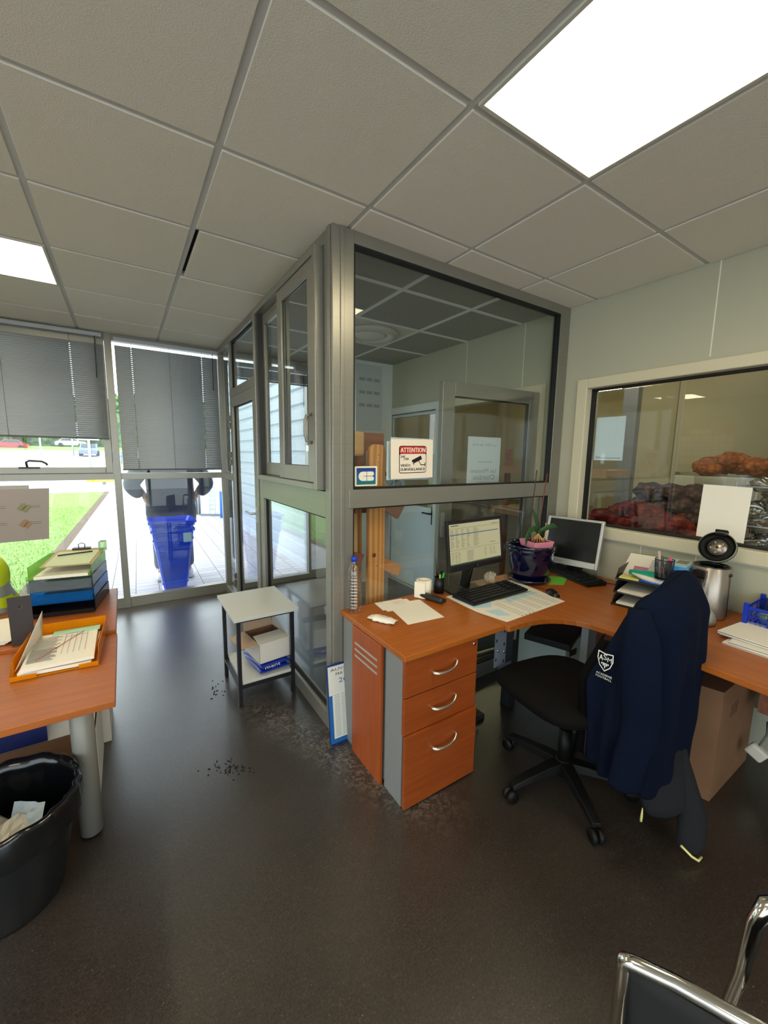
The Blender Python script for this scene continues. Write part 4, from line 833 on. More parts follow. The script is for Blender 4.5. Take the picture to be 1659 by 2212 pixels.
for x, z in ((1.745, .60), (1.745, .50), (1.80, .57), (1.80, .48), (1.80, .64)): pl_.box(x-.004, x+.004, -.3455, -.345, z-.008, z+.008)
pl_.build('bracket', [mat('blue grey steel plate', (122, 130, 144), .45, .3), INK], r)
for x, z in ((1.757, .545), (1.803, .53)): q = MB(Matrix.Translation((x, -.345, z)) @ Matrix.Rotation(PI/2, 4, 'X')); q.lathe([(.008, 0), (.006, .004), (.001, .005)], (0, 0, 0), 12); q.build('bolt', CHROME, r)
MB().box(2.0, 2.10, -.16, -.15, .28, .672).build('bracket', mat('blue grey steel plate', (122, 130, 144)), r)
MB().tube([(2.075, -.17, .46), (2.075, -.195, .47), (2.075, -.195, .55), (2.075, -.17, .56)], .008).build('grip', SILV, r)
MB().box(2.11, 2.17, -.15, -.09, .0, .672).build('leg', mat('dark grey steel', (58, 60, 64)), r)
MB().box(2.34, 2.42, -.47, -.43, 0, .672).build('leg', mat('pale grey post', (150, 158, 158), .5), r)
MB().box(2.2, 2.26, -1.9, -1.84, 0, .672).build('leg', mat('dark grey steel', (58, 60, 64)), r)

# under the desk
r = thing('computer_case', 'pale computer case lying under the corner desk', 'computer', (2.42, -.1, 0)); MB().box(2.42, 2.60, -.30, .12, .0, .40).build('case', mat('pale computer case', (182, 196, 192), .5), r, bevel=.006); MB().box(2.46, 2.53, -.303, -.30, .3, .34).build('port_panel', BLACKP, r)
r = thing('flat_device', 'flat black device with ports lying on the pale computer case', 'device', (2.42, -.22, .40)); MB(Matrix.Translation((2.44, -.20, .421)) @ Matrix.Rotation(.35, 4, 'Z')).box(-.17, .17, -.13, .13, -.019, .02).build('body', mat('matt black casing', (34, 34, 36), .6), r, bevel=.004)
r = thing('paper_parcel', 'white papers and foam pieces beside the partition under the desk', 'paper', (1.7, .05, 0)); MB().box(1.62, 1.95, .02, .13, .0, .12).build('stack', CARDW, r)
for (nm, pts, rr, lb, mt) in (('cable', [(1.72, .10, ZD-.03), (1.70, .0, .55), (1.73, -.05, .42), (1.69, -.05, .3), (1.62, -.02, .18), (1.60, .0, .004)], .0028, 'thin black cable dangling below the desk beside the drawer unit', BLACKP),
                              ('cable', [(1.61, -.05, .02), (1.63, -.16, .03), (1.72, -.22, .05), (1.80, -.14, .1), (1.75, -.1, .18), (1.63, -.12, .16), (1.60, -.2, .1), (1.60, -.28, .05), (1.66, -.30, .01), (1.8, -.2, .01)], .004, 'grey cable coiled on the floor beside the drawer unit', mat('grey cable', (96, 96, 96), .5))):
    r = thing(nm, lb, 'cable', pts[-1]); MB().tube(pts, rr, 7).build('lead', mt, r)
def poster(label, T, flip=False):
    r = thing('yearly_planner', label, 'calendar', T.translation); b = MB(T)
    b.box(-.15, .15, -.002, .002, 0, .42); b.m = 1; b.box(-.146, .146, -.0026, -.002, .006, .414); b.m = 2
    b.box(-.143, .143, -.0032, -.0026, .26, .411); b.m = 3; b.box(-.125, .125, -.0036, -.0032, .03, .27); b.m = 4
    b.text('AUVERGNE', (-.13, -.0036, .385), (1, 0, 0), (0, 0, 1), .014, .19); b.text('MATERIAUX', (-.10, -.0036, .360), (1, 0, 0), (0, 0, 1), .014, .16); b.m = 1; b.text('2023', (-.085, -.0037, .318), (1, 0, 0), (0, 0, 1), .025, .1)
    b.m = 5
    for c in range(6):
        for q in range(24): b.box(-.115+c*.04, -.085+c*.04, -.0040, -.0036, .04+q*.0094, .0425+q*.0094)
    b.m = 6; b.box(.03, .04, -.0041, -.0036, .05, .15)
    b.build('board', [mat('board edge blue', (20, 40, 110), .4), mat('planner blue', (26, 96, 160), .45), mat('planner cream', (216, 214, 204), .5), mat('planner white', (216, 218, 210), .5), INK, mat('pale print lines', (150, 150, 150), .6), RED], r)
poster('cardboard yearly planner leaning between the corner post and the drawer unit', Matrix.Translation((1.215, .120, 0)) @ Matrix.Rotation(math.radians(-1), 4, 'Z') @ Matrix.Rotation(math.radians(-7), 4, 'X'))
r = thing('blue_board', 'thin blue board standing on the right side of the drawer unit', 'board', (1.58, -.2, 0)); MB().box(1.572, 1.578, -.34, .06, 0, .46).build('board', mat('board edge blue', (20, 40, 110)), r)

# ---- things on the desk
r = thing('water_bottle', 'clear empty plastic water bottle with a blue cap at the desk corner', 'bottle', (1.208, .135, ZD))
PET = glass('clear bottle plastic', (.93, .95, .96), .03, 2.2)
pr_ = [(.001, .004), (.028, .0), (.036, .006)]
for k in range(10): z = .02+k*.0165; pr_ += [(.0375, z), (.0375, z+.008), (.0355, z+.0115), (.0355, z+.0135)]
pr_ += [(.037, .193), (.031, .222), (.018, .248), (.0135, .262), (.0135, .268)]
MB().lathe(pr_, (1.208, .135, ZD), 28).build('body', PET, r)
MB().lathe([(.001, 0), (.0155, 0), (.0155, .02), (.013, .023), (.001, .023)], (1.208, .135, ZD+.264), 24).build('cap', mat('blue bottle cap', (16, 60, 190), .4), r)
def flat(name, label, cat, pts, z, th, m, sub=None):
    r = thing(name, label, cat, (pts[0][0], pts[0][1], z)); b = MB(); b.prism(pts, z, z+th); return r, b
r, b = flat('envelope_sheet', 'white letter with a printed window box lying left on the desk', 'paper', [(1.352, .170), (1.52, .155), (1.515, .045), (1.336, .058)], ZD+.0018, .0008, WHITE)
b.m = 1
for (x0, x1, y0, y1) in ((1.44, 1.50, .132, .133), (1.44, 1.50, .095, .096), (1.44, 1.441, .095, .133), (1.50, 1.501, .095, .133), (1.45, 1.49, .12, .1215), (1.45, 1.48, .11, .1115), (1.36, 1.40, .155, .1565)): b.box(x0, x1, y0, y1, ZD+.0026, ZD+.0028)
b.build('sheet', [WHITE, mat('grey print', (120, 120, 122), .7)], r)
r, b = flat('paper_sheet', 'white sheet peeping out under the printed letter', 'paper', [(1.36, .158), (1.545, .14), (1.53, .02), (1.35, .035)], ZD+.0010, .0007, WHITE); b.build('sheet', WHITE, r)
r, b = flat('paper_sheet', 'blank white sheet lying in the middle of the left desk top', 'paper', [(1.40, .13), (1.60, .09), (1.556, -.166), (1.345, -.147)], ZD+.0002, .0007, WHITE); b.build('sheet', WHITE, r)
r = thing('tissue_packet', 'crumpled white packet of tissues near the front left of the desk', 'packet', (1.25, -.05, ZD))
T = Matrix.Translation((1.262, -.052, ZD+.012)) @ Matrix.Rotation(math.radians(-62), 4, 'Z'); m = MB(T); m.s = True
R = []
for k in range(13):
    u = k/12; w = .032*(1 if .18 < u < .82 else .78)*(1+.12*math.sin(k*2.3)); hh = .012*(1 if .15 < u < .85 else .3)
    R.append([((u-.5)*.14+.004*math.sin(q*3+k), w*math.cos(a), hh*math.sin(a)*(1+.25*math.sin(q*2.1+k*1.7))) for q, a in enumerate([2*PI*q/12 for q in range(12)])])
m.loop(R, cap=(True, True)); m.s = False; m.m = 1; m.text('tissue', (-.02, -.006, .0155), (1, 0, 0), (0, 1, 0), .010, .05)
m.build('packet', [mat('white film packet', (232, 226, 214), .3), mat('pale blue print', (150, 185, 205), .5)], r)
r = thing('paper_roll', 'small roll of white paper standing beside the pen cup', 'roll', (1.665, .13, ZD))
MB().lathe([(.022, 0), (.044, 0), (.044, .098), (.022, .098), (.022, 0)], (1.655, .125, ZD), 32).build('roll', mat('soft white paper', (236, 226, 206), .9), r)
MB(Matrix.Translation((1.655, .125, 0)) @ Matrix.Rotation(.5, 4, 'Z')).box(-.052, -.045, -.03, .035, ZD+.004, ZD+.095).build('loose_end', mat('soft white paper', (236, 226, 206)), r)
r = thing('barcode_reader', 'black handheld terminal lying on the desk in front of the paper roll', 'terminal', (1.66, .03, ZD))
T = Matrix.Translation((1.645, .048, ZD+.02)) @ Matrix.Rotation(math.radians(-74), 4, 'Z')
m = MB(T); m.tube([(-.085, 0, .006), (-.075, 0, .004), (0, 0, 0), (.07, 0, -.002), (.08, 0, -.002)], [.012, .021, .020, .020, .017], 12, flat=.85); m.build('body', mat('dark gun metal plastic', (44, 44, 44), .28), r)
MB(T @ Matrix.Translation((-.01, .030, -.012))).box(-.03, .085, -.010, .012, -.008, .008).build('clip', BLACKP, r, bevel=.002)
r = thing('pen_cup', 'black pen cup holding scissors and pens beside the screen', 'cup', (1.772, .128, ZD))
MB().lathe([(.001, 0), (.030, 0), (.030, .095), (.027, .095), (.027, .005), (.001, .005)], (1.772, .128, ZD), 28).build('cup', BLACKP, r)
for (nm, lb, p, q, rr, c, cat) in (('pen', 'green pen standing in the pen cup', (1.775, .125, ZD+.006), (1.787, .105, ZD+.125), .006, (70, 190, 50), 'pen'), ('pen', 'pale green pen standing leftmost in the pen cup', (1.77, .12, ZD+.006), (1.758, .105, ZD+.118), .005, (170, 200, 90), 'pen'), ('marker', 'thick black marker standing in the pen cup', (1.785, .14, ZD+.006), (1.795, .135, ZD+.125), .009, (22, 22, 24), 'marker')):
    r = thing(nm, lb, cat, p); MB().tube([p, q], rr, 10).build('barrel', mat(lb[:12], c, .35), r)
r = thing('letter_opener', 'black pointed blade sticking up tall from the pen cup', 'blade', (1.765, .135, ZD)); MB().tube([(1.768, .14, ZD+.006), (1.766, .14, ZD+.10), (1.748, .14, ZD+.22)], [.008, .010, .001], 8, flat=.25).build('blade', BLACKG, r)
r = thing('desk_clock', 'small round ornament ringed with pale spikes in front of the flower pot', 'ornament', (2.19, .09, ZD))
T = Matrix.Translation((2.175, .095, ZD+.040)) @ Matrix.Rotation(.5, 4, 'Z'); m = MB(T)
for k in range(90):
    zz = 1-2*(k+.5)/90; a = k*2.39996; q = math.sqrt(1-zz*zz)
    if q*math.sin(a) < -.75: continue
    m.tube([(.02*q*math.cos(a), .02*q*math.sin(a), .02*zz), (.043*q*math.cos(a), .043*q*math.sin(a), .036*zz)], .0032, 5)
m.ball((0, 0, 0), .025, 12); m.build('spikes', mat('pale shell', (222, 208, 180), .6), r); MB(T).box(-.012, .012, -.03, -.012, -.036, -.012).build('foot', mat('tan stone', (200, 160, 116), .6), r)

def keyboard(name, label, T, w, dpt):
    r = thing(name, label, 'keyboard', T.translation); m = MB(T); m.add([(-w/2, -dpt/2, 0), (w/2, -dpt/2, 0), (w/2, dpt/2, 0), (-w/2, dpt/2, 0), (-w/2, -dpt/2, .014), (w/2, -dpt/2, .014), (w/2, dpt/2, .026), (-w/2, dpt/2, .026)], [(3, 2, 1, 0), (4, 5, 6, 7), (0, 1, 5, 4), (1, 2, 6, 5), (2, 3, 7, 6), (3, 0, 4, 7)])
    m.build('case', BLACKP, r, bevel=.003); k = MB(T)
    sh = .012/dpt
    for row in range(6):
        y = -dpt/2+.018+row*(dpt-.034)/5*.98; z = .015+(y+dpt/2)*sh
        x = -w/2+.012; 
        while x < w/2-.024:
            kw = .0155 if not (row == 0 and -.1 < x < .02) else .10
            if not (abs(x-(w*.20)) < .010 or abs(x-w*.335) < .006): k.box(x, x+kw, y-.007, y+.007, z, z+.008)
            x += kw+.0035
    k.build('keys', mat('key plastic', (30, 30, 32), .5), r); return r
keyboard('keyboard', 'black keyboard lying on the paper desk map in front of the lit screen', Matrix.Translation((2.012, -.058, ZD+.0035)) @ Matrix.Rotation(math.radians(1.5), 4, 'Z'), .465, .165)
keyboard('keyboard', 'black keyboard standing against the right wall below the dark silver monitor', Matrix.Translation((2.765, -.09, ZD+.003)) @ Matrix.Rotation(math.radians(-107), 4, 'Z'), .44, .15)
# desk map
r = thing('desk_map', 'large white desk pad map with rows of small print under the keyboard', 'desk pad', (2.05, -.15, ZD))
b = MB(); b.prism([(1.757, .045), (1.742, -.2), (1.775, -.374), (2.285, -.352), (2.35, .06), (2.10, .09)], ZD+.0015, ZD+.0025); b.m = 1
for c in range(14):
    for q in range(12): 
        if c % 3 != 2: b.box(1.90+c*.026, 1.918+c*.026, -.345+q*.015+(c//3)*.003, -.3405+q*.015+(c//3)*.003, ZD+.0025, ZD+.0028)
b.m = 2; b.prism([(1.77, .03), (1.95, .03), (1.98, -.08), (1.86, -.2), (1.77, -.16)], ZD+.0025, ZD+.0027); b.prism([(2.02, -.15), (2.26, -.14), (2.28, -.18), (2.0, -.2)], ZD+.0025, ZD+.0027); b.m = 3; b.box(1.98, 2.26, -.150, -.135, ZD+.0027, ZD+.003)
b.m = 1
for k in range(4): b.box(1.90+k*.03, 1.915+k*.03, -.365, -.355, ZD+.0025, ZD+.0028)
b.m = 2; b.prism([(1.79, -.22), (1.87, -.24), (1.86, -.33), (1.80, -.30)], ZD+.0025, ZD+.0027); b.m = 4; b.prism([(1.98, -.09), (2.12, -.10), (2.10, -.155), (1.97, -.15)], ZD+.0027, ZD+.0029)
b.build('sheet', [mat('map paper', (224, 218, 206), .7), mat('pale map text', (160, 160, 160), .7), mat('pale blue map print', (176, 206, 222), .7), mat('grey green print', (150, 160, 140), .7), mat('sand map print', (214, 206, 180), .7)], r)
def mouse(T, label):
    r = thing('mouse', label, 'mouse', T.translation); m = MB(T); m.s = True; R = []
    for k in range(9):
        u = k/8; w = .030*math.sin(PI*(.08+.84*u))**.5; hh = .034*math.sin(PI*(.06+.86*u))**.6
        R.append([(w*math.cos(a), (u-.5)*.105, max(0, hh*math.sin(a))) for a in [PI*q/10 for q in range(11)]])
    m.loop(R, closed=True, cap=(True, True)); m.build('shell', BLACKG, r); MB(T).tube([(0, .052, .012), (-.03, .12, .006), (-.08, .19, .004), (-.04, .30, .004)], .002, 6).build('cable', BLACKP, r)
mouse(Matrix.Translation((2.325, -.245, ZD+.001)) @ Matrix.Rotation(math.radians(-25), 4, 'Z'), 'black computer mouse to the right of the desk map')
r = thing('green_leaflet', 'green and orange leaflet under the flower pot saucer', 'leaflet', (2.5, -.1, ZD)); b = MB(); b.prism([(2.36, -.03), (2.55, -.17), (2.72, -.09), (2.60, .03)], ZD+.0014, ZD+.0026); b.m = 1; b.prism([(2.42, -.05), (2.52, -.12), (2.54, -.08)], ZD+.0026, ZD+.003); b.build('sheet', [mat('leaf green print', (110, 190, 60), .5), mat('orange print', (220, 110, 50), .5)], r)

# monitors
def desk_text_rows(b, rows, x0, zz):
    for (w, dz) in rows: b.box(x0, x0+w, -.0012, -.0008, zz-dz, zz-dz+.0022)
r = thing('monitor', 'black widescreen monitor showing a bright spreadsheet', 'monitor', (1.95, .04, ZD))
T = Matrix.Translation((1.945, .02, 1.0)) @ Matrix.Rotation(math.radians(3), 4, 'Z') @ Matrix.Rotation(math.radians(-7), 4, 'X')
m = MB(T); m.frame('y', -.012, .012, -.231, .231, -.140, .145, .013, .026, .014).box(-.218, .218, -.004, .012, -.115, .132); m.build('housing', BLACKP, r, bevel=.003)
MB(T).add([(-.18, .012, -.11), (.18, .012, -.11), (.18, .012, .12), (-.18, .012, .12), (-.13, .035, -.08), (.13, .035, -.08), (.13, .035, .09), (-.13, .035, .09)], [(4, 7, 6, 5), (0, 4, 5, 1), (1, 5, 6, 2), (2, 6, 7, 3), (3, 7, 4, 0)]).build('rear_shell', BLACKP, r)
SCR = mat('lit screen', (20, 20, 20), .4, emit=(214, 206, 160), es=.62); SGR = mat('lit green bar', (20, 20, 20), .4, emit=(60, 130, 60), es=.6); SDK = mat('lit dark bar', (8, 8, 8), .4, emit=(66, 34, 66), es=.4); STX = mat('screen grey text', (20, 20, 20), .4, emit=(128, 128, 104), es=.6); SBL = mat('screen blue row', (20, 20, 20), .4, emit=(70, 120, 150), es=.6)
b = MB(T); b.box(-.217, .217, -.006, -.0045, -.114, .131)
b.m = 2; b.box(-.217, .217, -.0065, -.006, .124, .131).box(-.217, .217, -.0065, -.006, -.114, -.104); b.m = 1; b.box(-.217, .217, -.0065, -.006, -.104, -.098).box(-.20, -.14, -.0065, -.006, .112, .117)
b.m = 4; b.box(-.21, .20, -.0065, -.006, .062, .067)
b.m = 3; random.seed(5)
for c in (-.205, -.165, -.12, -.075, -.02):
    for q in range(12): b.box(c, c+random.uniform(.012, .028)+(.02 if c == -.02 else 0), -.0065, -.006, .088-q*.0085-(.004 if q > 2 else 0), .0905-q*.0085-(.004 if q > 2 else 0))
b.box(-.215, .215, -.0065, -.006, .098, .0995).box(-.215, .215, -.0065, -.006, -.022, -.0205)
for c in (-.2, -.175, -.15, -.08, -.05, .07, .12, .15):
    for q in range(9):
        if c < 0 or q < 7: b.box(c, c+random.uniform(.008, .018)+(.04 if c == -.08 else 0), -.0065, -.006, -.036-q*.0068, -.034-q*.0068)
b.box(.14, .20, -.0065, -.006, .104, .107).box(.12, .17, -.0065, -.006, -.006, -.003).build('screen', [SCR, SGR, SDK, STX, SBL], r)
b = MB(T); b.text('hp', (-.006, -.0125, -.131), (1, 0, 0), (0, 0, 1), .010); b.build('badge', SILV, r)
b = MB(); b.bar((1.95, .06, .90), (1.93, .085, .72), .07, .02, (1, 0, 0)); b.bar((1.95, .03, .93), (1.95, .07, .89), .07, .05); b.build('neck', BLACKG, r, bevel=.004)
b = MB(); b.prism([(1.82, .15), (1.80, -.0+.045), (2.03, .035), (2.07, .13), (1.95, .165)], ZD+.001, ZD+.012); b.build('foot', BLACKP, r, bevel=.003)
r = thing('monitor', 'silver framed square monitor with a dark screen in the desk corner', 'monitor', (2.8, -.06, ZD))
T = Matrix.Translation((2.762, -.075, .945)) @ Matrix.Rotation(math.radians(-79), 4, 'Z') @ Matrix.Rotation(math.radians(-13), 4, 'X')
bz = MB(T).frame('y', -.010, .02, -.182, .182, -.165, .155, .018, .042, .016).build('bezel', SILV, r, bevel=.004)
MB(T).box(-.165, .165, -.004, .006, -.124, .140).build('screen', mat('switched off screen', (22, 24, 24), .22), r)
MB(T).box(-.15, .15, .02, .055, -.13, .12).build('rear_shell', BLACKP, r, bevel=.01)
b = MB(T); b.text('hp', (-.008, -.0107, .1435), (1, 0, 0), (0, 0, 1), .008); b.box(-.13, -.03, -.0107, -.010, -.143, -.1415).box(-.12, -.05, -.0107, -.010, -.150, -.1485).build('badge', mat('blue grey print', (70, 84, 110), .5), bz)
b = MB(); b.bar((2.80, -.07, .88), (2.85, -.06, .72), .06, .1, (1, 0, 0)); b.build('neck', BLACKP, r, bevel=.004)
MB().lathe([(.001, 0), (.085, 0), (.085, .008), (.06, .016), (.001, .018)], (2.845, -.065, ZD+.001), 32).build('foot', BLACKP, r)

# plant in a blue glazed pot
CX, CY = 2.442, .010
GLZ = mat('dark blue glaze', (7, 11, 42), .12, coat=.7)
r = thing('flower_pot', 'large glossy dark blue glazed pot and its attached saucer beside the lit screen', 'pot', (CX, CY, ZD))
MB().lathe([(.001, .012), (.085, .012), (.098, .02), (.122, .075), (.138, .14), (.143, .19), (.142, .205), (.150, .210), (.153, .218), (.148, .226), (.156, .234), (.158, .243), (.150, .249), (.139, .245), (.136, .22), (.130, .16), (.10, .05), (.001, .04)], (CX, CY, ZD), 48).build('body', GLZ, r)
MB().lathe([(.001, .002), (.105, .002), (.128, .012), (.134, .024), (.128, .030), (.118, .022), (.10, .013), (.001, .0125)], (CX, CY, ZD), 48).build('saucer', GLZ, r)
r = thing('orchid_pot', 'pink square plastic pot with an orchid set on top of the dark blue pot', 'potted plant', (CX-.03, CY-.04, ZD+.2))
T = Matrix.Translation((CX-.015, CY-.05, ZD+.238)) @ Matrix.Rotation(math.radians(-14), 4, 'Z'); m = MB(T)
a, h_ = .075, .042
m.add([(-a*.88, -a*.88, 0), (a*.88, -a*.88, 0), (a*.88, a*.88, 0), (-a*.88, a*.88, 0), (-a, -a, h_), (a, -a, h_), (a, a, h_), (-a, a, h_), (-a+.004, -a+.004, h_), (a-.004, -a+.004, h_), (a-.004, a-.004, h_), (-a+.004, a-.004, h_), (-a+.004, -a+.004, .025), (a-.004, -a+.004, .025), (a-.004, a-.004, .025), (-a+.004, a-.004, .025)],
      [(3, 2, 1, 0)]+[(i, (i+1) % 4, 4+(i+1) % 4, 4+i) for i in range(4)]+[(4+i, 4+(i+1) % 4, 8+(i+1) % 4, 8+i) for i in range(4)]+[(8+i, 8+(i+1) % 4, 12+(i+1) % 4, 12+i) for i in range(4)]+[(12, 13, 14, 15)])
m.build('pot', mat('pink plastic pot', (226, 140, 160), .5), r, bevel=.003)
m = MB(T); random.seed(8)
for k in range(60): m.cb((random.uniform(-.062, .062), random.uniform(-.062, .062), random.uniform(.024, .034)), (.018, .01, .008), random.random()*3, random.random(), random.random())
m.build('bark', mat('orchid bark', (92, 64, 44), .9, noise_amt=.4, scale=40), r)
m = MB(T)
for k in range(13): a = 2*PI*k/13; m.tube([(.01, .0, .085), (.01+.018*math.cos(a), .018*math.sin(a), .06), (.01+.04*math.cos(a), .04*math.sin(a), .034)], .0022, 5)
m.tube([(.03, -.01, .04), (.055, -.01, .06), (.062, -.005, .10), (.064, 0, .15)], .0035, 6); m.build('root', mat('orchid root', (206, 160, 100), .7), r)
def leaf(m, P, w):
    R = []; n_ = len(P)
    for i, p in enumerate(P):
        u = i/(n_-1); ww = w*math.sin(PI*min(.97, .12+.86*u))**.7; d_ = (Vector(P[min(i+1, n_-1)])-Vector(P[max(i-1, 0)])).normalized(); s_ = d_.cross(Vector((.3, -1, .15))).normalized() if True else None
        R.append([Vector(p)-s_*ww+Vector((0, 0, .006)), Vector(p)-s_*ww*.5, Vector(p)-Vector((0, 0, .003)), Vector(p)+s_*ww*.5, Vector(p)+s_*ww+Vector((0, 0, .006))])
    m.s = True; m.loop(R, closed=False); m.s = False
LEAF = mat('orchid leaf', (40, 78, 40), .35, noise_amt=.2, scale=6)
for pts, w in (([(.01, 0, .085), (.0, .0, .13), (-.015, .01, .19), (-.035, .02, .245)], .020), ([(.01, 0, .085), (-.03, -.01, .115), (-.07, -.02, .105), (-.10, -.03, .055), (-.105, -.03, .02)], .020), ([(.01, 0, .085), (.05, -.02, .115), (.10, -.03, .13), (.135, -.03, .115)], .018), ([(.01, 0, .085), (.05, .02, .09), (.08, .03, .05)], .024)):
    m = MB(T); leaf(m, pts, w); m.build('leaf', LEAF, r, solid=.0015)
m = MB(); m.tube([(CX-.045, CY-.03, ZD+.235), (CX-.045, CY-.02, 1.10), (CX-.025, CY-.02, 1.34), (CX-.018, CY-.02, 1.42)], .0032, 6).build('stake', mat('dark brown stake', (62, 34, 30), .5), r)
m = MB(); m.tube([(CX+.02, CY-.03, ZD+.24), (CX+.05, CY-.02, 1.12), (CX+.09, CY-.02, 1.40)], .0036, 6).build('stake', mat('red brown stake', (116, 56, 44), .5), r)

# letter trays, mesh cup, box
r = thing('letter_tray', 'black and smoke letter trays in three tiers holding papers', 'tray', (2.62, -.60, ZD))
T = Matrix.Translation((2.66, -.60, ZD+.001)) @ Matrix.Rotation(math.radians(-78), 4, 'Z')
def trayb(m, w, dd, z, h):
    m.box(-w/2, w/2, -dd/2, dd/2, z, z+.003); m.box(-w/2, -w/2+.003, -dd/2+.05, dd/2, z, z+h); m.box(w/2-.003, w/2, -dd/2+.05, dd/2, z, z+h); m.box(-w/2, w/2, dd/2-.003, dd/2, z, z+h)
    for s_ in (-1, 1): m.add([(s_*w/2, -dd/2, z), (s_*w/2, -dd/2+.05, z), (s_*w/2, -dd/2+.05, z+h), (s_*(w/2-.003), -dd/2, z), (s_*(w/2-.003), -dd/2+.05, z), (s_*(w/2-.003), -dd/2+.05, z+h)], [(0, 1, 2), (5, 4, 3), (0, 2, 5, 3)])
    m.box(-w/2, w/2, -dd/2, -dd/2+.004, z, z+.012)
SMK = mat('smoke plastic', (84, 70, 64), .15, trans=.6, ior=1.1)
m = MB(T); trayb(m, .26, .34, 0, .045); m.build('tray', SMK, r); m = MB(T @ Matrix.Translation((.0, .02, 0))); trayb(m, .26, .34, .065, .055); m.build('tray', BLACKP, r); m = MB(T @ Matrix.Translation((.0, .04, 0))); trayb(m, .26, .34, .135, .055); m.build('tray', BLACKP, r)
for k, z in ((0, .004), (1, .0685)):
    rr = thing('paper_stack', 'thin stack of white papers in the %s letter tray' % ['lowest', 'middle'][k], 'paper', (2.66, -.6, ZD+z)); MB(T).box(-.11, .10, -.15, .14, z+.001, z+.012).build('sheets', WHITE, rr)
rr = thing('paper_stack', 'white and magenta printed papers leaning in the top letter tray', 'paper', (2.7, -.6, ZD+.14)); b = MB(T @ Matrix.Translation((-.02, .10, .18)) @ Matrix.Rotation(math.radians(24), 4, 'X')); b.box(-.11, .09, -.12, .10, -.008, .0).box(-.12, .06, -.10, .11, 0, .004); b.m = 1; b.box(-.07, .0, -.07, -.01, .004, .0045); b.m = 2
for q in range(10): b.box(-.0, .05, -.06+q*.014, -.055+q*.014, .004, .0045)
b.build('sheets', [WHITE, mat('magenta print', (190, 120, 150), .6), mat('grey print', (120, 120, 122))], rr)
rr = thing('glasses_pouch', 'shiny teal and white pouch in the top letter tray', 'pouch', (2.6, -.62, ZD+.15))
m = MB(T @ Matrix.Translation((.03, -.07, .175)) @ Matrix.Rotation(-.12, 4, 'Z')); m.s = True; R = []
for k in range(11): u = k/10; q = math.sin(PI*(.08+.84*u))**.5; R.append([((u-.5)*.22, .034*q*math.cos(a), .026*q*math.sin(a)) for a in [2*PI*t_/12 for t_ in range(12)]])
m.loop(R, cap=(True, True)); m.s = False; m.build('pouch', mat('shiny teal plastic', (20, 150, 130), .2, coat=.4), rr)
m = MB(T @ Matrix.Translation((.03, -.105, .168)) @ Matrix.Rotation(-.12, 4, 'Z')); m.tube([(-.09, 0, .01), (-.03, -.006, .0), (.04, 0, -.008), (.10, .006, -.006)], [.004, .014, .016, .006], 10).build('flap', mat('off white pouch trim', (220, 214, 200), .4), rr)
rr = thing('note_pad', 'yellow notes lying at the front of the top letter tray', 'notes', (2.55, -.55, ZD+.14)); MB(T).box(-.115, -.01, -.12, -.05, .140, .152).build('pad', mat('pale yellow notes', (226, 214, 120), .7), rr)
rr = thing('blue_marker', 'blue marker lying in front of the teal pouch', 'marker', (2.5, -.6, ZD+.14)); MB(T).tube([(-.02, -.115, .15), (.09, -.12, .15)], .007).build('barrel', mat('blue marker', (30, 90, 190), .35), rr)
r = thing('mesh_cup', 'dark wire mesh pen cup behind the jacket collar', 'cup', (2.52, -.78, ZD+.14))
m = MB(); 
for k in range(26): a = 2*PI*k/26; m.tube([(2.555+.036*math.cos(a), -.71+.036*math.sin(a), ZD+.19), (2.555+.042*math.cos(a), -.71+.042*math.sin(a), ZD+.29)], .0011, 4)
for z in [.19+.0083*q for q in range(13)]: rr_ = .036+.006*(z-.19)/.1; m.tube([(2.555+rr_*math.cos(a), -.71+rr_*math.sin(a), ZD+z) for a in [2*PI*t_/24 for t_ in range(25)]], .0009 if .19 < z < .289 else .0025, 4)
m.lathe([(.001, .19), (.036, .19)], (2.555, -.71, ZD), 20); m.build('mesh', mat('dark blue wire mesh', (36, 44, 62), .4, .4), r)
for (lb, p, q, c) in (('grey brown marker leaning in the mesh cup', (2.54, -.72, ZD+.195), (2.575, -.685, ZD+.30), (110, 96, 84)), ('brown pencil leaning in the mesh cup', (2.575, -.705, ZD+.195), (2.535, -.735, ZD+.285), (96, 74, 62)), ('pen with dark blue tip sticking out of the mesh cup', (2.545, -.70, ZD+.195), (2.545, -.683, ZD+.33), (170, 158, 146))):
    rr = thing('marker', lb, 'marker', p); MB().tube([p, q], .008, 8).build('barrel', mat(lb[:10], c, .5), rr)
rr = thing('marker', 'marker with a pink cap standing in the mesh cup', 'marker', (2.605, -.765, ZD+.2)); MB().tube([(2.555, -.73, ZD+.195), (2.555, -.733, ZD+.285)], .009).build('barrel', mat('dark barrel', (60, 56, 54), .5), rr); MB().tube([(2.555, -.733, ZD+.285), (2.555, -.733, ZD+.298)], .010).build('cap', mat('pink cap', (240, 60, 100), .4), rr)
r = thing('storage_box', 'dark green box behind the chair jacket carrying the blue flat case', 'box', (2.72, -.76, ZD)); MB().box(2.60, 2.86, -.755, -.665, ZD+.001, ZD+.222).build('box', mat('dark green box', (52, 60, 40), .5), r, bevel=.004)
r = thing('blue_case', 'flat light blue plastic case on the dark green box', 'case', (2.75, -.76, ZD+.19)); b = MB(Matrix.Translation((2.735, -.695, ZD+.224)) @ Matrix.Rotation(.15, 4, 'Z')); b.box(-.10, .10, -.075, .075, 0, .022); b.m = 1; b.box(-.09, .09, -.065, .065, .022, .024); b.m = 2; b.box(-.02, .07, -.05, .0, .024, .0245); b.build('case', [mat('sky blue plastic', (70, 150, 215), .3), mat('pale blue lid', (170, 205, 215), .3), mat('olive print', (130, 130, 100), .5)], r, bevel=.003)
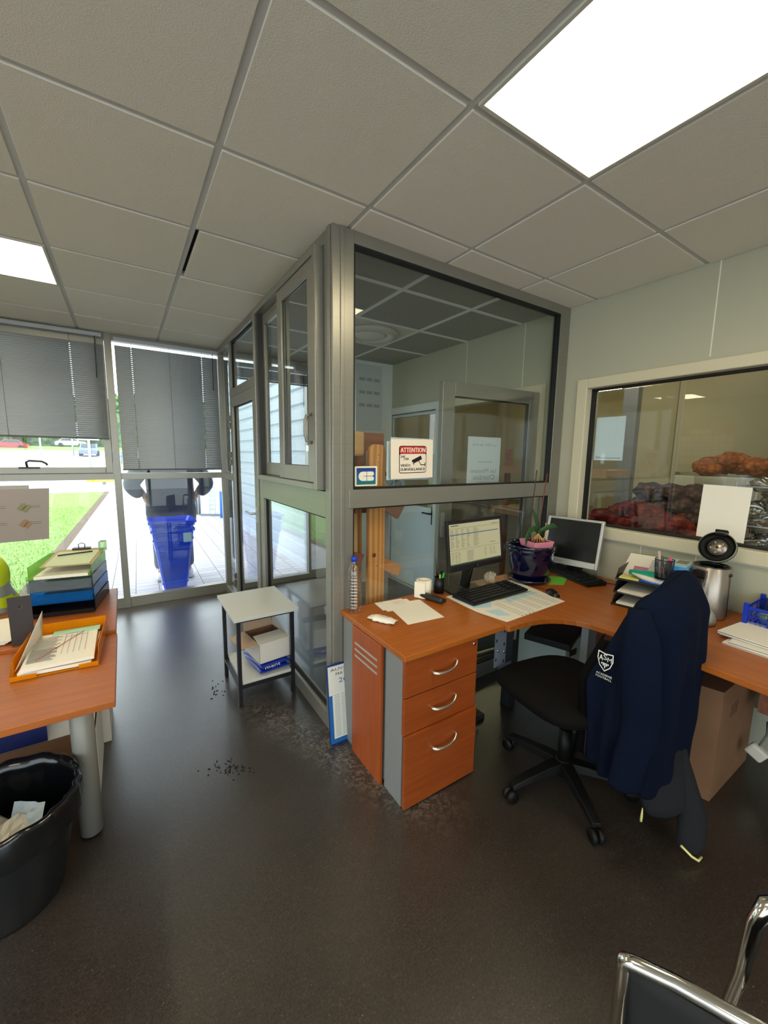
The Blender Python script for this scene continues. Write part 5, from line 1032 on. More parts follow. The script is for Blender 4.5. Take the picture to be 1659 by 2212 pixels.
r = thing('cable', 'black cable running along the wall to the letter trays', 'cable', (2.8, -.35, ZD)); MB().tube([(2.86, -.16, ZD+.005), (2.80, -.30, ZD+.008), (2.78, -.42, ZD+.03), (2.74, -.47, ZD+.06)], .003, 6).build('lead', BLACKP, r)

# coffee machine
r = thing('coffee_machine', 'silver pad coffee machine with its round lid tipped open against the window', 'coffee machine', (2.79, -.88, ZD))
BR = mat('brushed champagne metal', (158, 148, 138), .3, .7, noise_amt=.06, scale=3, stretch=(40, 40, 1)); MX, MY = 2.743, -.848
m = MB(); m.lathe([(.001, .0), (.078, 0), (.080, .01), (.080, .262), (.076, .266), (.071, .262), (.070, .235), (.001, .235)], (MX, MY, ZD+.001), 48); m.build('tank_body', BR, r)
MB().lathe([(.0765, .262), (.0795, .268), (.074, .270), (.070, .262), (.069, .240), (.001, .238)], (MX, MY, ZD+.001), 48, cap=False).build('brew_chamber', BLACKG, r)
m = MB(); m.s = True; R = []
for k, (s_, z) in enumerate(((1.0, 0), (1.0, .022), (.93, .045), (.78, .062), (.6, .072))): R.append([(MX-.135+.072*s_*math.cos(a), MY-.005+.078*s_*math.sin(a), ZD+.004+z) for a in [2*PI*q/36 for q in range(36)]])
m.loop(R, cap=(True, False)); m.build('drip_base', mat('pale silver plastic', (180, 180, 168), .3, .5), r)
MB().lathe([(.044, .072), (.044, .079), (.030, .079), (.028, .074), (.001, .073)], (MX-.135, MY-.005, ZD+.004), 32).build('drip_grid', CHROME, r)
MB().lathe([(.001, .0), (.073, 0), (.073, .004), (.001, .004)], (MX-.135, MY-.005, ZD+.001), 32, 1.07).build('foot', BLACKP, r)
q = MB(Matrix.Translation((MX-.2065, MY-.008, ZD+.03)) @ Matrix.Rotation(-PI/2, 4, 'Y')); q.lathe([(.010, 0), (.010, .004), (.001, .004)], (0, 0, 0), 18); q.m = 1; q.lathe([(.006, .004), (.006, .006), (.001, .006)], (0, 0, 0), 14); q.build('button', [SILV, BLACKG], r)
m = MB(); m.box(MX-.112, MX-.05, MY-.012, MY+.042, ZD+.215, ZD+.252); m.add([(MX-.11, MY-.01, ZD+.215), (MX-.075, MY-.01, ZD+.215), (MX-.075, MY+.04, ZD+.215), (MX-.11, MY+.04, ZD+.215), (MX-.125, MY-.006, ZD+.172), (MX-.085, MY-.006, ZD+.18), (MX-.085, MY+.036, ZD+.18), (MX-.125, MY+.036, ZD+.172)], [(0, 1, 2, 3), (7, 6, 5, 4), (0, 4, 5, 1), (1, 5, 6, 2), (2, 6, 7, 3), (3, 7, 4, 0)]); m.build('spout', BLACKG, r, bevel=.006)
MB().lathe([(.001, .246), (.043, .246), (.044, .254), (.038, .254), (.030, .248), (.001, .247)], (MX-.028, MY+.008, ZD+.001), 32).build('pad_holder', CHROME, r)
T = Matrix.Translation((MX+.045, MY-.002, ZD+.352)) @ Matrix.Rotation(math.radians(-68), 4, 'Y')   # lid faces the room
lid = MB(T); lid.lathe([(.001, -.035), (.05, -.034), (.070, -.022), (.078, -.004), (.080, .022), (.076, .022)], (0, 0, 0), 40, cap=False); lid_o = lid.build('lid', mat('olive grey lid', (112, 116, 104), .35, .3), r)
MB(T).lathe([(.077, .022), (.074, .004), (.050, .0), (.044, .010), (.001, .010)], (0, 0, 0), 40, cap=False).build('lid_lining', mat('dull black lining', (10, 10, 10), .5, spec=.2), lid_o)
q = MB(T); q.lathe([(.041, .010), (.041, .014), (.001, .0145)], (0, 0, 0), 32); q.m = 1
for k in range(5): a = 2*PI*k/5+.5; q.ball((.028*math.cos(a), .028*math.sin(a), .0145), .0055, 10)
q.m = 2; q.ball((0, 0, .0145), .006, 10); q.build('shower_plate', [mat('steel plate', (150, 138, 126), .3, .8), CHROME, BLACKG], lid_o)
MB(T).box(.062, .094, -.026, .026, -.006, .020).build('lid_grip', BLACKG, lid_o, bevel=.004)
q = MB(); q.ball((MX-.01, MY-.081, ZD+.235), .009, 10).tube([(MX-.01, MY-.082, ZD+.235), (MX, MY-.083, ZD+.02)], .0015, 5).build('hinge_seam', BLACKP, r)

# blue crate with yellow bags, papers
CRB = mat('blue crate plastic', (20, 52, 176), .35)
r = thing('plastic_crate', 'small blue perforated crate of sachets at the right edge of the desk', 'crate', (2.8, -1.18, ZD))
def perf(m, p0, ux, w, h, n_, thick, z0):
    """one wall: frame, ribs and ring openings"""
    p0 = Vector(p0); ux = Vector(ux).normalized(); nx = ux.cross(Vector((0, 0, 1)))
    def bb(a0, a1, z_0, z_1): m.add([p0+ux*a+nx*t_*thick/2+Vector((0, 0, z_)) for z_ in (z_0, z_1) for t_ in (-1, 1) for a in (a0, a1)], [(0, 2, 3, 1), (4, 5, 7, 6), (0, 1, 5, 4), (2, 6, 7, 3), (0, 4, 6, 2), (1, 3, 7, 5)])
    bb(0, w, z0, z0+.008); bb(0, w, z0+h-.014, z0+h)
    k = 0; a = 0.
    while a <= w: bb(max(0, a-.003), min(w, a+.003), z0, z0+h); a += w/n_
    for q in range(1, 5): bb(0, w, z0+h*q/5-.0015, z0+h*q/5+.0015)
    for i in range(int(w/.017)):
        for j in range(int((h-.02)/.017)): 
            c = p0+ux*(.009+i*.017+(.008 if j % 2 else 0))+Vector((0, 0, z0+.016+j*.017)); P1 = [c+ux*.0085*math.cos(a_)+Vector((0, 0, .0085*math.sin(a_))) for a_ in [2*PI*t_/10 for t_ in range(10)]]; P2 = [c+ux*.0062*math.cos(a_)+Vector((0, 0, .0062*math.sin(a_))) for a_ in [2*PI*t_/10 for t_ in range(10)]]
            m.add(P1+P2, [(t_, (t_+1) % 10, 10+(t_+1) % 10, 10+t_) for t_ in range(10)])
m = MB(); z0 = ZD+.001; x0, x1, y0, y1 = 2.690, 2.93, -1.42, -1.015
perf(m, (x0, y0, 0), (0, 1, 0), y1-y0, .115, 5, .004, z0); perf(m, (x1, y0, 0), (0, 1, 0), y1-y0, .115, 5, .004, z0); perf(m, (x0, y0, 0), (1, 0, 0), x1-x0, .115, 3, .004, z0); perf(m, (x0, y1, 0), (1, 0, 0), x1-x0, .115, 3, .004, z0)
m.box(x0, x1, y0, y1, z0, z0+.004)
for cx, cy in ((x0, y0), (x1, y0), (x0, y1), (x1, y1)): m.box(cx-.009, cx+.009, cy-.009, cy+.009, z0, z0+.130)
m.build('basket', CRB, r)
rr = thing('snack_packet', 'dark blue packet with white lettering standing in the blue crate', 'packet', (2.86, -1.15, ZD+.01)); b = MB(Matrix.Translation((2.87, -1.16, ZD+.075)) @ Matrix.Rotation(.15, 4, 'Y')); b.box(-.012, .012, -.12, .12, -.068, .055); b.m = 1; b.text('d.', (-.013, .05, .0), (0, -1, 0), (0, 0, 1), .03); b.build('packet', [mat('dark blue wrapper', (22, 34, 84), .3), WHITE], rr, bevel=.003)
rr = thing('snack_packet', 'yellow green packet of sachets lying in the blue crate', 'packet', (2.78, -1.2, ZD+.01)); b = MB(); b.ball((2.775, -1.19, ZD+.065), (.07, .15, .055), 18, .35, 4, 3).build('packet', mat('yellow green wrapper', (206, 214, 60), .35, noise_amt=.25, scale=30, col2=(120, 170, 50)), rr)
r = thing('paper_pile', 'pile of white papers and folders on the desk in front of the blue crate', 'paper', (2.5, -1.15, ZD)); random.seed(4)
for k, (dx, dy, a, th) in enumerate(((0, 0, -.05, .008), (.01, -.01, .03, .01), (.045, .02, -.12, .004), (.05, .03, -.10, .012))):
    z = ZD+.001+[0, .008, .018, .022][k]; b = MB(Matrix.Translation((2.545+dx, -1.17+dy, z)) @ Matrix.Rotation(a, 4, 'Z')); b.box(-.14, .12, -.19, .145, 0, th-.0008); b.m = 1; b.box(-.141, -.139, -.19, .145, th*.4, th*.6); b.build('sheets' if k < 3 else 'folder', [WHITE, mat('grey paper edge', (70, 74, 84), .6)], r)

# cardboard box under right desk, power adapter
r = thing('cardboard_box', 'tall brown cardboard box standing under the right side of the desk', 'box', (2.55, -.85, 0))
b = MB(); b.prism([(2.335, -1.07), (2.80, -1.07), (2.80, -.66), (2.31, -.98)], .001, .52); b.m = 1
for k in range(3): b.box(2.46+k*.03, 2.475+k*.03, -1.0712, -1.07, .36, .42)
b.build('box', [CARD, mat('dark stamp print', (96, 66, 44), .8)], r, bevel=.004)
r = thing('power_adapter', 'white plug adapter hanging by its cable under the right desk', 'adapter', (2.75, -1.12, .2)); b = MB(Matrix.Translation((2.62, -1.14, .17)) @ Matrix.Rotation(.5, 4, 'X')); b.box(-.02, .02, -.035, .035, -.03, .03); b.build('adapter', mat('white adapter', (210, 206, 196), .5), r, bevel=.01)
MB().tube([(2.62, -1.14, .19), (2.64, -1.16, .26), (2.72, -1.14, .28), (2.85, -1.2, .27), (2.9, -1.3, .2)], .004, 6).build('cable', mat('grey cable', (96, 96, 96)), r)
r = thing('radiator_duct', 'grey cable duct along the foot of the right wall under the desk', 'duct', (2.92, -1.3, .2)); MB().box(2.90, 2.945, -1.9, -.66, .24, .34).build('duct', mat('olive duct', (110, 108, 84), .6), r, bevel=.003)

# ------------------------------------------------------------------ office chair with jackets
CH = thing('office_chair', 'black swivel office chair at the corner desk with jackets over its back', 'chair', (1.87, -.66, 0))
FAB = mat('black chair fabric', (14, 12, 11), .95, spec=.15, noise_amt=.2, scale=120); PLS = mat('black chair plastic', (12, 12, 12), .5, spec=.3)
m = MB(); hub = Vector((1.87, -.66, .085))
m.lathe([(.001, .06), (.035, .06), (.04, .09), (.035, .13), (.001, .13)], (1.87, -.66, 0), 20); m.build('hub', PLS, CH)
for a in (95, 167, 239, 311, 23):
    a = math.radians(a); d_ = Vector((math.cos(a), math.sin(a), 0)); t_ = hub+d_*.285+Vector((0, 0, -.012)); m = MB(); s_ = Vector((-d_.y, d_.x, 0))
    R = []
    for u, w, hh, zz in ((.02, .036, .040, .025), (.10, .030, .034, .020), (.2, .026, .026, .006), (.285, .022, .018, -.012)):
        c = hub+d_*u+Vector((0, 0, zz)); R.append([c-s_*w+Vector((0, 0, -hh/2)), c-s_*w*.75+Vector((0, 0, hh/2)), c+s_*w*.75+Vector((0, 0, hh/2)), c+s_*w+Vector((0, 0, -hh/2))])
    m.loop(R, cap=(True, True)); leg = m.build('leg', PLS, CH, bevel=.003)
    for q in (-1, 1):
        w_ = MB(Matrix.Translation(t_+Vector((0, 0, -.045))+s_*q*.014) @ Matrix.Rotation(a, 4, 'Z') @ Matrix.Rotation(PI/2, 4, 'X')); w_.lathe([(.001, -.009), (.026, -.009), (.028, 0), (.026, .009), (.001, .009)], (0, 0, 0), 20); w_.build('caster', PLS, leg)
MB().tube([(1.87, -.66, .12), (1.87, -.66, .28)], .028, 16).tube([(1.87, -.66, .26), (1.87, -.66, .405)], .018, 14).box(1.79, 1.95, -.75, -.56, .395, .425).build('gas_lift', PLS, CH)
T = Matrix.Translation((1.872, -.618, .462)) @ Matrix.Rotation(math.radians(-8), 4, 'Z'); m = MB(T); m.s = True; R = []
def sq(a, w, d_, p=3.6): c, s_ = math.cos(a), math.sin(a); k = (abs(c)**p+abs(s_)**p)**(-1/p); return w*k*c, d_*k*s_
for s_, z in ((.80, -.03), (.96, -.024), (1, 0), (.985, .018), (.93, .03), (.7, .036), (.3, .034), (.02, .033)):
    R.append([(lambda xy: (xy[0], xy[1], z-(.03*max(0, xy[1]/.22-.55) if z > -.02 else .012*max(0, xy[1]/.22-.6))))(sq(2*PI*q/40, .246*s_, .248*s_)) for q in range(40)])
m.loop(R, cap=(True, True)); m.build('seat', FAB, CH)
m = MB(); m.bar((1.91, -.72, .41), (1.935, -.90, .41), .07, .02).bar((1.935, -.90, .40), (1.945, -.96, .62), .07, .02, (1, 0, 0)).build('back_bracket', PLS, CH)
T = Matrix.Translation((1.955, -.925, .755)) @ Matrix.Rotation(math.radians(-3), 4, 'Z') @ Matrix.Rotation(math.radians(6), 4, 'X'); m = MB(T); m.s = True; R = []
for s_, y in ((.9, -.03), (1, -.015), (1, .01), (.93, .03), (.6, .036), (.05, .036)): R.append([(lambda xy: (xy[0], y-.25*xy[0]**2, xy[1]))(sq(2*PI*q/40, .205*s_, .245*s_)) for q in range(40)])
m.loop(R, cap=(True, True)); m.build('backrest', FAB, CH)

NAVY = mat('navy sweat cloth', (9, 17, 36), .95, spec=.12, noise_amt=.12, scale=200, bump=.1)
JK = thing('navy_jacket', 'navy blue zip jacket with a white football crest draped over the office chair', 'jacket', (1.95, -.98, .25))
plan = [(1.722, -.826), (1.716, -.870), (1.722, -.925), (1.745, -.975), (1.82, -1.02), (1.93, -1.055), (2.06, -1.05), (2.16, -1.03), (2.245, -.99), (2.26, -.92), (2.21, -.85)]
rid = [(1.85, -.90), (1.80, -.92), (1.775, -.935), (1.78, -.95), (1.83, -.965), (1.92, -.975), (2.01, -.975), (2.08, -.97), (2.12, -.96), (2.13, -.94), (2.12, -.92)]
zr = [(.93,), (.95,), (.97,), (.995,), (1.02,), (1.045,), (1.06,), (1.065,), (1.05,), (1.02,), (1.0,)]
hem = [(.33,), (.31,), (.30,), (.27,), (.25,), (.24,), (.22,), (.21,), (.22,), (.25,), (.28,)]
N = 66; pl2, rd2, zr2, hm2 = catmull(plan, N), catmull(rid, N), catmull(zr, N), catmull(hem, N)
m = MB(); m.s = True; rows = []
for k in range(34):
    t_ = k/33; row = []
    for i in range(N):
        u = i/(N-1); tw = .17+.3*max(0, 1-u*5); s_ = min(1, t_/tw)**(.55+.3*max(0, 1-u*5)); fold = (.016*math.sin(u*29+t_*2.5)*(.4+.6*abs(math.sin(u*5)))+.008*math.sin(u*57+2-t_*4))*min(1, t_*2.2)+.010*noise.noise(Vector((u*9, t_*5, 1)))
        ax, ay = pl2[i]; cx_, cyy = 1.98, -.93; d_ = Vector((ax-cx_, ay-cyy)); d_.normalize()
        px = rd2[i][0]*(1-s_)+ax*s_+d_.x*fold*s_; py = rd2[i][1]*(1-s_)+ay*s_+d_.y*fold*s_
        row.append((px, py, zr2[i][0]*(1-t_)+hm2[i][0]*t_+(.006*math.sin(u*40) if k == 33 else 0)))
    rows.append(row)
m.loop(rows, closed=False); m.loop([[(x*.5+(.5*(1.98)), y*.4-.945*.6, z+.004) for x, y, z in rows[0]], rows[0]], closed=False); m.build('body', NAVY, JK, solid=.005)
m = MB(); m.tube([(r_[0][0]-.002, r_[0][1]-.002, r_[0][2]) for r_ in rows[3:]], .006, 6); m.build('zip', BLACKG, JK)
m = MB(); m.s = True; m.loop([[(r_[0][0], r_[0][1], r_[0][2]), (r_[0][0]-.006, r_[0][1]+.022, r_[0][2]), (r_[0][0]+.004, r_[0][1]+.040, r_[0][2]), (r_[0][0]+.05, r_[0][1]+.05, r_[0][2])] for r_ in rows[7:]], closed=False); m.build('lining', mat('black lining', (7, 7, 8), .9, spec=.1), JK, solid=.004)
# sleeve
def garment_tube(name, P, W_, D_, mt, parent, yaw=0., cuff=None):
    m = MB(); m.s = True; R = []; n_ = 26
    PP = catmull(P, n_); WW = catmull([(w,) for w in W_], n_); DD = catmull([(w,) for w in D_], n_)
    for i, p in enumerate(PP):
        ring = []
        for k in range(28):
            a = 2*PI*k/28; q = 1+.05*math.sin(3*a+i*.5)+.07*noise.noise(Vector((math.cos(a)*1.5, math.sin(a)*1.5, i*.3))); x, y = WW[i][0]*math.cos(a)*q, DD[i][0]*math.sin(a)*q
            ring.append((p[0]+x*math.cos(yaw)-y*math.sin(yaw), p[1]+x*math.sin(yaw)+y*math.cos(yaw), p[2]))
        R.append(ring)
    m.loop(R, cap=(True, True)); return m.build(name, mt, parent)
garment_tube('sleeve', [(1.735, -.965, .975), (1.722, -.985, .88), (1.728, -.998, .76), (1.735, -1.004, .64), (1.732, -1.004, .52), (1.708, -1.0, .41), (1.688, -.998, .325)], [.030, .056, .062, .062, .060, .054, .050], [.018, .026, .030, .030, .028, .025, .022], NAVY, JK, -.9)
garment_tube('sleeve', [(2.16, -.93, 1.0), (2.20, -.90, .9), (2.215, -.87, .7), (2.215, -.85, .5), (2.21, -.83, .36)], [.03, .045, .05, .045, .04], [.02, .03, .03, .03, .03], NAVY, JK, .9)
WHP = mat('white vinyl print', (226, 226, 216), .5)
i0 = 9; c0 = Vector((1.7045, -.893, .762)); xd = Vector((.05, -.998, 0)).normalized(); nn = Vector((-.998, -.05, 0))
def P3(u, v_): return c0+nn*.020+xd*u+Vector((0, 0, v_))
b = MB(); sh = [(-.036, .05), (0, .044), (.036, .05), (.038, .012), (.026, -.024), (0, -.05), (-.026, -.024), (-.038, .012)]
def off(P, k): return [(x*k, y*k) for x, y in P]
sh = off(sh, .74); so, si = sh, off(sh, .88)
b.add([P3(*p) for p in so]+[P3(*p) for p in si], [(i, (i+1) % 8, 8+(i+1) % 8, 8+i) for i in range(8)])
for dx in (0, .0008): b.text('A', P3(-.022+dx, .003), xd, (0, 0, 1), .020, .013); b.text('S', P3(-.008+dx, .007), xd, (0, 0, 1), .022, .013); b.text('M', P3(.007+dx, .003), xd, (0, 0, 1), .018, .015)
for k, hgt in ((-2, .007), (-1, .012), (0, .020), (1, .012), (2, .007)): b.poly([P3(k*.0055-.0019, -.004), P3(k*.0055+.0019, -.004), P3(k*.0055+.0016, -.004-hgt), P3(k*.0055-.0016, -.004-hgt)])
b.text('ACADEMIE', P3(-.028, -.054), xd, (0, 0, 1), .008, .056); b.text('FOOTBALL', P3(-.028, -.066), xd, (0, 0, 1), .008, .056); b.build('crest', WHP, JK)
GJ = thing('grey_jacket', 'dark grey fleece jacket hanging below the navy jacket almost to the floor', 'jacket', (1.95, -1.05, .05))
FLC = mat('dark grey fleece', (36, 37, 40), .95, spec=.1, noise_amt=.12, scale=90)
garment_tube('body', [(1.95, -.94, .55), (1.94, -.96, .42), (1.92, -1.02, .29), (1.90, -1.05, .20), (1.90, -1.05, .155)], [.12, .13, .11, .085, .06], [.02, .026, .03, .028, .018], FLC, GJ, -.55)
garment_tube('sleeve', [(2.03, -.97, .48), (2.02, -1.02, .35), (1.99, -1.10, .20), (1.965, -1.125, .09), (1.96, -1.125, .035)], [.05, .05, .048, .046, .036], [.03, .032, .032, .028, .02], FLC, GJ, -.9)
MB().tube([(1.925, -1.112, .06), (1.935, -1.145, .038), (1.955, -1.16, .022), (1.985, -1.16, .02)], .0045, 6).build('cuff_binding', mat('pale yellow binding', (220, 212, 140), .6), GJ)
MB().tube([(1.803, -1.02, .205), (1.803, -1.02, .17), (1.802, -1.02, .15)], [.002, .0045, .0045], 6).build('zip_pull', mat('pale yellow binding', (220, 212, 140)), GJ)

# ------------------------------------------------------------------ chrome visitor chair at the right foreground
VC = thing('visitor_chair', 'chrome framed chair with black mesh at the bottom right corner, cut by the frame', 'chair', (1.2, -1.75, 0))
A = Vector((.915, -1.352, .66)); B2 = Vector((1.07, -1.66, .66)); dn = Vector((0, 0, -1))
MB().tube([A+Vector((0, 0, -.2)), A+Vector((.004, .002, -.02)), A+Vector((0, 0, -.004)), A+Vector((.006, -.012, 0)), A+Vector((.03, -.06, .006)), B2, B2+Vector((.01, -.02, -.02)), B2+Vector((.01, -.02, -.3))], .0115, 14).build('back_frame', CHROME, VC)
m = MB(); m.s = True; R = []
for k in range(9):
    u = k/8; R.append([A.lerp(B2, v_)+Vector((-.015*math.sin(PI*v_)*(1-abs(2*u-1)*.3)+.03*u, .01*u, -.006-.30*u)) for v_ in [j/10 for j in range(11)]])
m.loop(R, closed=False); m.build('backrest', mat('black mesh fabric', (20, 20, 21), .8), VC, solid=.004)
m = MB(); m.prism([(.985, -1.52), (1.09, -1.73), (1.48, -1.66), (1.36, -1.50)], .40, .425); m.build('seat', mat('black mesh fabric', (20, 20, 21)), VC, bevel=.01)
MB().tube([(1.245, -1.375, .02), (1.225, -1.415, .3), (1.210, -1.44, .50), (1.213, -1.447, .62), (1.225, -1.457, .660), (1.26, -1.485, .668), (1.30, -1.52, .66), (1.42, -1.6, .62)], [.011, .011, .012, .014, .018, .019, .018, .014], 14).build('armrest', CHROME, VC)
MB().tube([(1.245, -1.375, .02), (1.0, -1.42, .02), (1.15, -1.82, .02), (1.46, -1.7, .02), (1.42, -1.6, .62)], .0115, 10).build('frame', CHROME, VC)
MB().tube([(.985, -1.52, .39), (1.36, -1.50, .39)], .01, 8).build('seat_rail', CHROME, VC)

# ------------------------------------------------------------------ small side table with box
ST = thing('side_table', 'small grey topped side table with black steel legs by the service window', 'table', (.92, .9, 0))
GT = mat('pale grey laminate', (196, 196, 190), .45); BST = mat('black steel tube', (24, 22, 28), .4)
MB().box(.722, 1.104, .655, 1.13, .545, .566).build('table_top', GT, ST, bevel=.002)
for x in (.755, 1.078):
    for y in (.705, 1.10): MB().box(x-.011, x+.011, y-.011, y+.011, 0, .545).build('leg', BST, ST)
for z in (.523, .112): MB().box(.755, 1.078, .695, .715, z, z+.022).box(.755, 1.078, 1.09, 1.11, z, z+.022).box(.745, .765, .71, 1.10, z, z+.022).box(1.068, 1.088, .71, 1.10, z, z+.022).build('rail_frame', BST, ST)
MB().box(.768, 1.066, .70, 1.10, .134, .154).build('shelf', GT, ST, bevel=.002)
BP = mat('glossy blue film', (26, 56, 176), .25, coat=.3, noise_amt=.35, scale=18)
for k, (z, a, lb) in enumerate(((.155, .10, 'lower blue film packet with white lettering on the table shelf'), (.184, .16, 'upper blue film packet with white lettering under the open white box'))):
    r = thing('film_packet', lb, 'packet', (.96, .86, z), group='blue packets under the white box'); T = Matrix.Translation((.965, .87, z)) @ Matrix.Rotation(a, 4, 'Z'); b = MB(T); b.s = True; R = []
    for i in range(9):
        u = i/8; e = .35+.65*math.sin(PI*u)**.4; R.append([((u-.5)*.205, .15*math.cos(q)*(1+.03*math.sin(5*q)), .014+.0135*math.sin(q)*e) for q in [2*PI*t_/22 for t_ in range(22)]])
    b.loop(R, cap=(True, True)); b.s = False; b.m = 1
    if k: b.text('ment', (-.085, -.1535, .006), (1, 0, 0), (0, 0, 1), .017, .10)
    b.build('packet', [BP, WHITE], r)
r = thing('open_box', 'open white cardboard box with raised flaps lying on blue packets', 'box', (.965, .87, .214))
T = Matrix.Translation((.965, .875, .214)) @ Matrix.Rotation(.13, 4, 'Z'); m = MB(T); w, d_, h_ = .100, .125, .125
m.m = 0; m.box(-w, w, -d_, d_, 0, .003); m.box(-w, w, -d_, -d_+.003, 0, h_); m.box(-w, w, d_-.003, d_, 0, h_); m.box(-w, -w+.003, -d_, d_, 0, h_); m.box(w-.003, w, -d_, d_, 0, h_)
m.m = 1; m.box(-w+.003, w-.003, -d_+.003, -d_+.004, .003, h_-.001).box(-w+.003, w-.003, d_-.004, d_-.003, .003, h_-.001).box(-w+.003, -w+.004, -d_+.003, d_-.003, .003, h_-.001).box(w-.004, w-.003, -d_+.003, d_-.003, .003, h_-.001).box(-w+.003, w-.003, -d_+.003, d_-.003, .003, .004)
m.build('body', [CARDW, CARD], r)
for (nm, V_, mt) in (('flap', [(-w, -d_, h_), (w, -d_, h_), (w*.92, -.01, h_+.012), (-w*.92, -.01, h_+.012)], CARDW), ('flap', [(-w, d_, h_), (-w, -d_, h_), (-w-.10, -d_*.8, h_-.005), (-w-.10, d_*.85, h_-.012)], CARDL), ('flap', [(w, -d_, h_), (w, d_, h_), (w-.01, d_*.9, h_+.10), (w+.01, -d_*.2, h_+.02)], CARDW), ('flap', [(w, d_, h_), (-w, d_, h_), (-w*.95, d_+.04, h_+.11), (w*.95, d_+.04, h_+.11)], CARDL)):
    b = MB(T); b.poly(V_); b.build(nm, mt, r, solid=.003)

# ------------------------------------------------------------------ left desk
LD = thing('left_desk', 'orange wood desk at the left edge carrying the amber letter tray', 'desk', (-.4, .16, 0))
MB().box(-1.4, .186, -.128, .450, .675, .70).build('desktop', DESKX, LD, bevel=.0025)
MB().tube([(.062, .19, .012), (.062, .19, .675)], .038, 32).build('leg', mat('grey painted steel leg', (142, 140, 132), .45, .2), LD); MB().lathe([(.001, 0), (.034, 0), (.036, .013), (.001, .013)], (.062, .19, 0), 28).build('foot', BLACKP, LD)
MB().tube([(-1.3, .19, .0), (-1.3, .19, .675)], .038, 24).build('leg', MATS['grey painted steel leg'], LD)
LE = thing('rear_desk', 'orange wood desk at the left behind the first, nearer the windows', 'desk', (-.4, .8, 0))
MB().box(-1.4, .183, .456, 1.11, .690, .715).build('desktop', DESKX, LE, bevel=.0025)
for x, y in ((-1.3, 1.0), (-.42, .92)): MB().tube([(x, y, 0), (x, y, .69)], .03, 20).build('leg', MATS['grey painted steel leg'], LE)
r = thing('carton', 'low brown carton with a white side and open white flaps under the left desk', 'box', (-.18, .5, 0)); b = MB(); b.box(-.45, .078, .40, .74, .001, .31); b.build('body', CARD, r, bevel=.003)
MB().poly([(-.45, .405, .312), (.078, .405, .312), (.09, .5, .43), (-.42, .5, .43)]).build('flap', CARDW, r, solid=.004); MB().poly([(.081, .40, .0), (.081, .74, .0), (.083, .74, .31), (.083, .40, .31)]).build('side_liner', CARDW, r, solid=.002)
r = thing('carton', 'tall white carton standing on the floor behind the grey desk leg', 'box', (-.1, .85, 0)); MB().box(-.35, .115, .76, 1.05, .001, .56).build('body', CARDW, r, bevel=.003)
r = thing('blue_box', 'dark blue box on the brown carton under the left desk', 'box', (-.17, .40, .34)); b = MB(); b.box(-.235, -.075, .395, .398, .318, .50).box(-.235, -.075, .398, .49, .44, .55); b.build('box', mat('dark blue carton', (20, 28, 84), .5), r, bevel=.002)
r = thing('white_packet', 'white packet with blue print left of the dark blue box', 'packet', (-.29, .38, .33)); b = MB(Matrix.Translation((-.29, .392, .41)) @ Matrix.Rotation(.08, 4, 'Y')); b.box(-.05, .05, -.012, .0, -.085, .09); b.m = 1; b.box(-.02, .03, -.0128, -.012, -.03, -.015); b.build('packet', [CARDW, mat('navy print', (30, 50, 100), .6)], r, bevel=.003)
# amber tray
AMB = mat('amber plastic', (236, 150, 16), .12, trans=.45, ior=1.15)
r = thing('letter_tray', 'translucent amber letter tray full of papers at the front of the left desk', 'tray', (0, .33, ZD))
T = Matrix.Translation((.010, .335, ZD+.001)) @ Matrix.Rotation(math.radians(-3), 4, 'Z'); m = MB(T)
m.box(-.122, .130, -.165, .165, 0, .003).box(-.122, -.119, -.12, .165, 0, .062).box(.127, .130, -.12, .165, 0, .062).box(-.122, .13, .162, .165, 0, .075)
for s_ in (-1, 1): x_ = .13 if s_ > 0 else -.122; m.add([(x_, -.165, 0), (x_, -.12, 0), (x_, -.12, .062), (x_, -.165, .015)], [(0, 1, 2, 3)])
m.box(-.122, -.05, -.168, -.165, 0, .016).box(.07, .13, -.168, -.165, 0, .016); m.build('tray', AMB, r, bevel=.0008)
for k, (a, z, lb) in enumerate(((-.02, .006, 'bottom stack of white papers in the amber tray'), (.05, .022, 'top form with ruled table and a red pen stroke in the amber tray'))):
    rr = thing('paper_stack', lb, 'paper', (0, .33, ZD+z)); b = MB(T @ Matrix.Translation((.004, -.012, z)) @ Matrix.Rotation(a, 4, 'Z')); b.add([(-.105, -.145, 0), (.105, -.145, 0), (.105, .145, 0), (-.105, .145, 0), (-.105, -.145, .014), (.105, -.145, .010), (.105, .145, .014), (-.105, .145, .018)], [(3, 2, 1, 0), (4, 5, 6, 7), (0, 1, 5, 4), (1, 2, 6, 5), (2, 3, 7, 6), (3, 0, 4, 7)])
    if k:
        b.m = 1
        for q in range(5): b.box(-.0+q*.018, .001+q*.018, -.08, .12, .0165, .0172)
        for y in (.12, .09): b.box(0, .072, y, y+.001, .0165, .0174)
        for q in range(20): b.box(-.095, -.02-.01*math.sin(q*2.), -.11+q*.0115, -.1091+q*.0115, .0155+.001*(q > 9), .0180)
        b.m = 2; b.bar((-.07, -.10, .0172), (.06, .125, .0180), .0022, .0012)
    b.build('sheets', [WHITE, mat('pencil grey print', (120, 118, 120), .7), RED], rr)
rr = thing('loose_sheet', 'white sheet standing up curled at the back left of the amber tray', 'paper', (-.06, .36, ZD+.03)); b = MB(T); b.s = True
b.loop([[(-.115+.030*u+.01*v_, -.13+.25*u, .02+v_*(.02+.11*u)) for v_ in (0, .33, .66, 1)] for u in [q/8 for q in range(9)]], closed=False); b.build('sheet', WHITE, rr, solid=.0008)
rr = thing('green_sheet', 'pale green sheet at the back of the amber tray', 'paper', (.04, .48, ZD+.03)); MB(T).box(-.05, .11, .11, .155, .036, .040).build('sheet', mat('mint paper', (170, 216, 190), .7), rr)
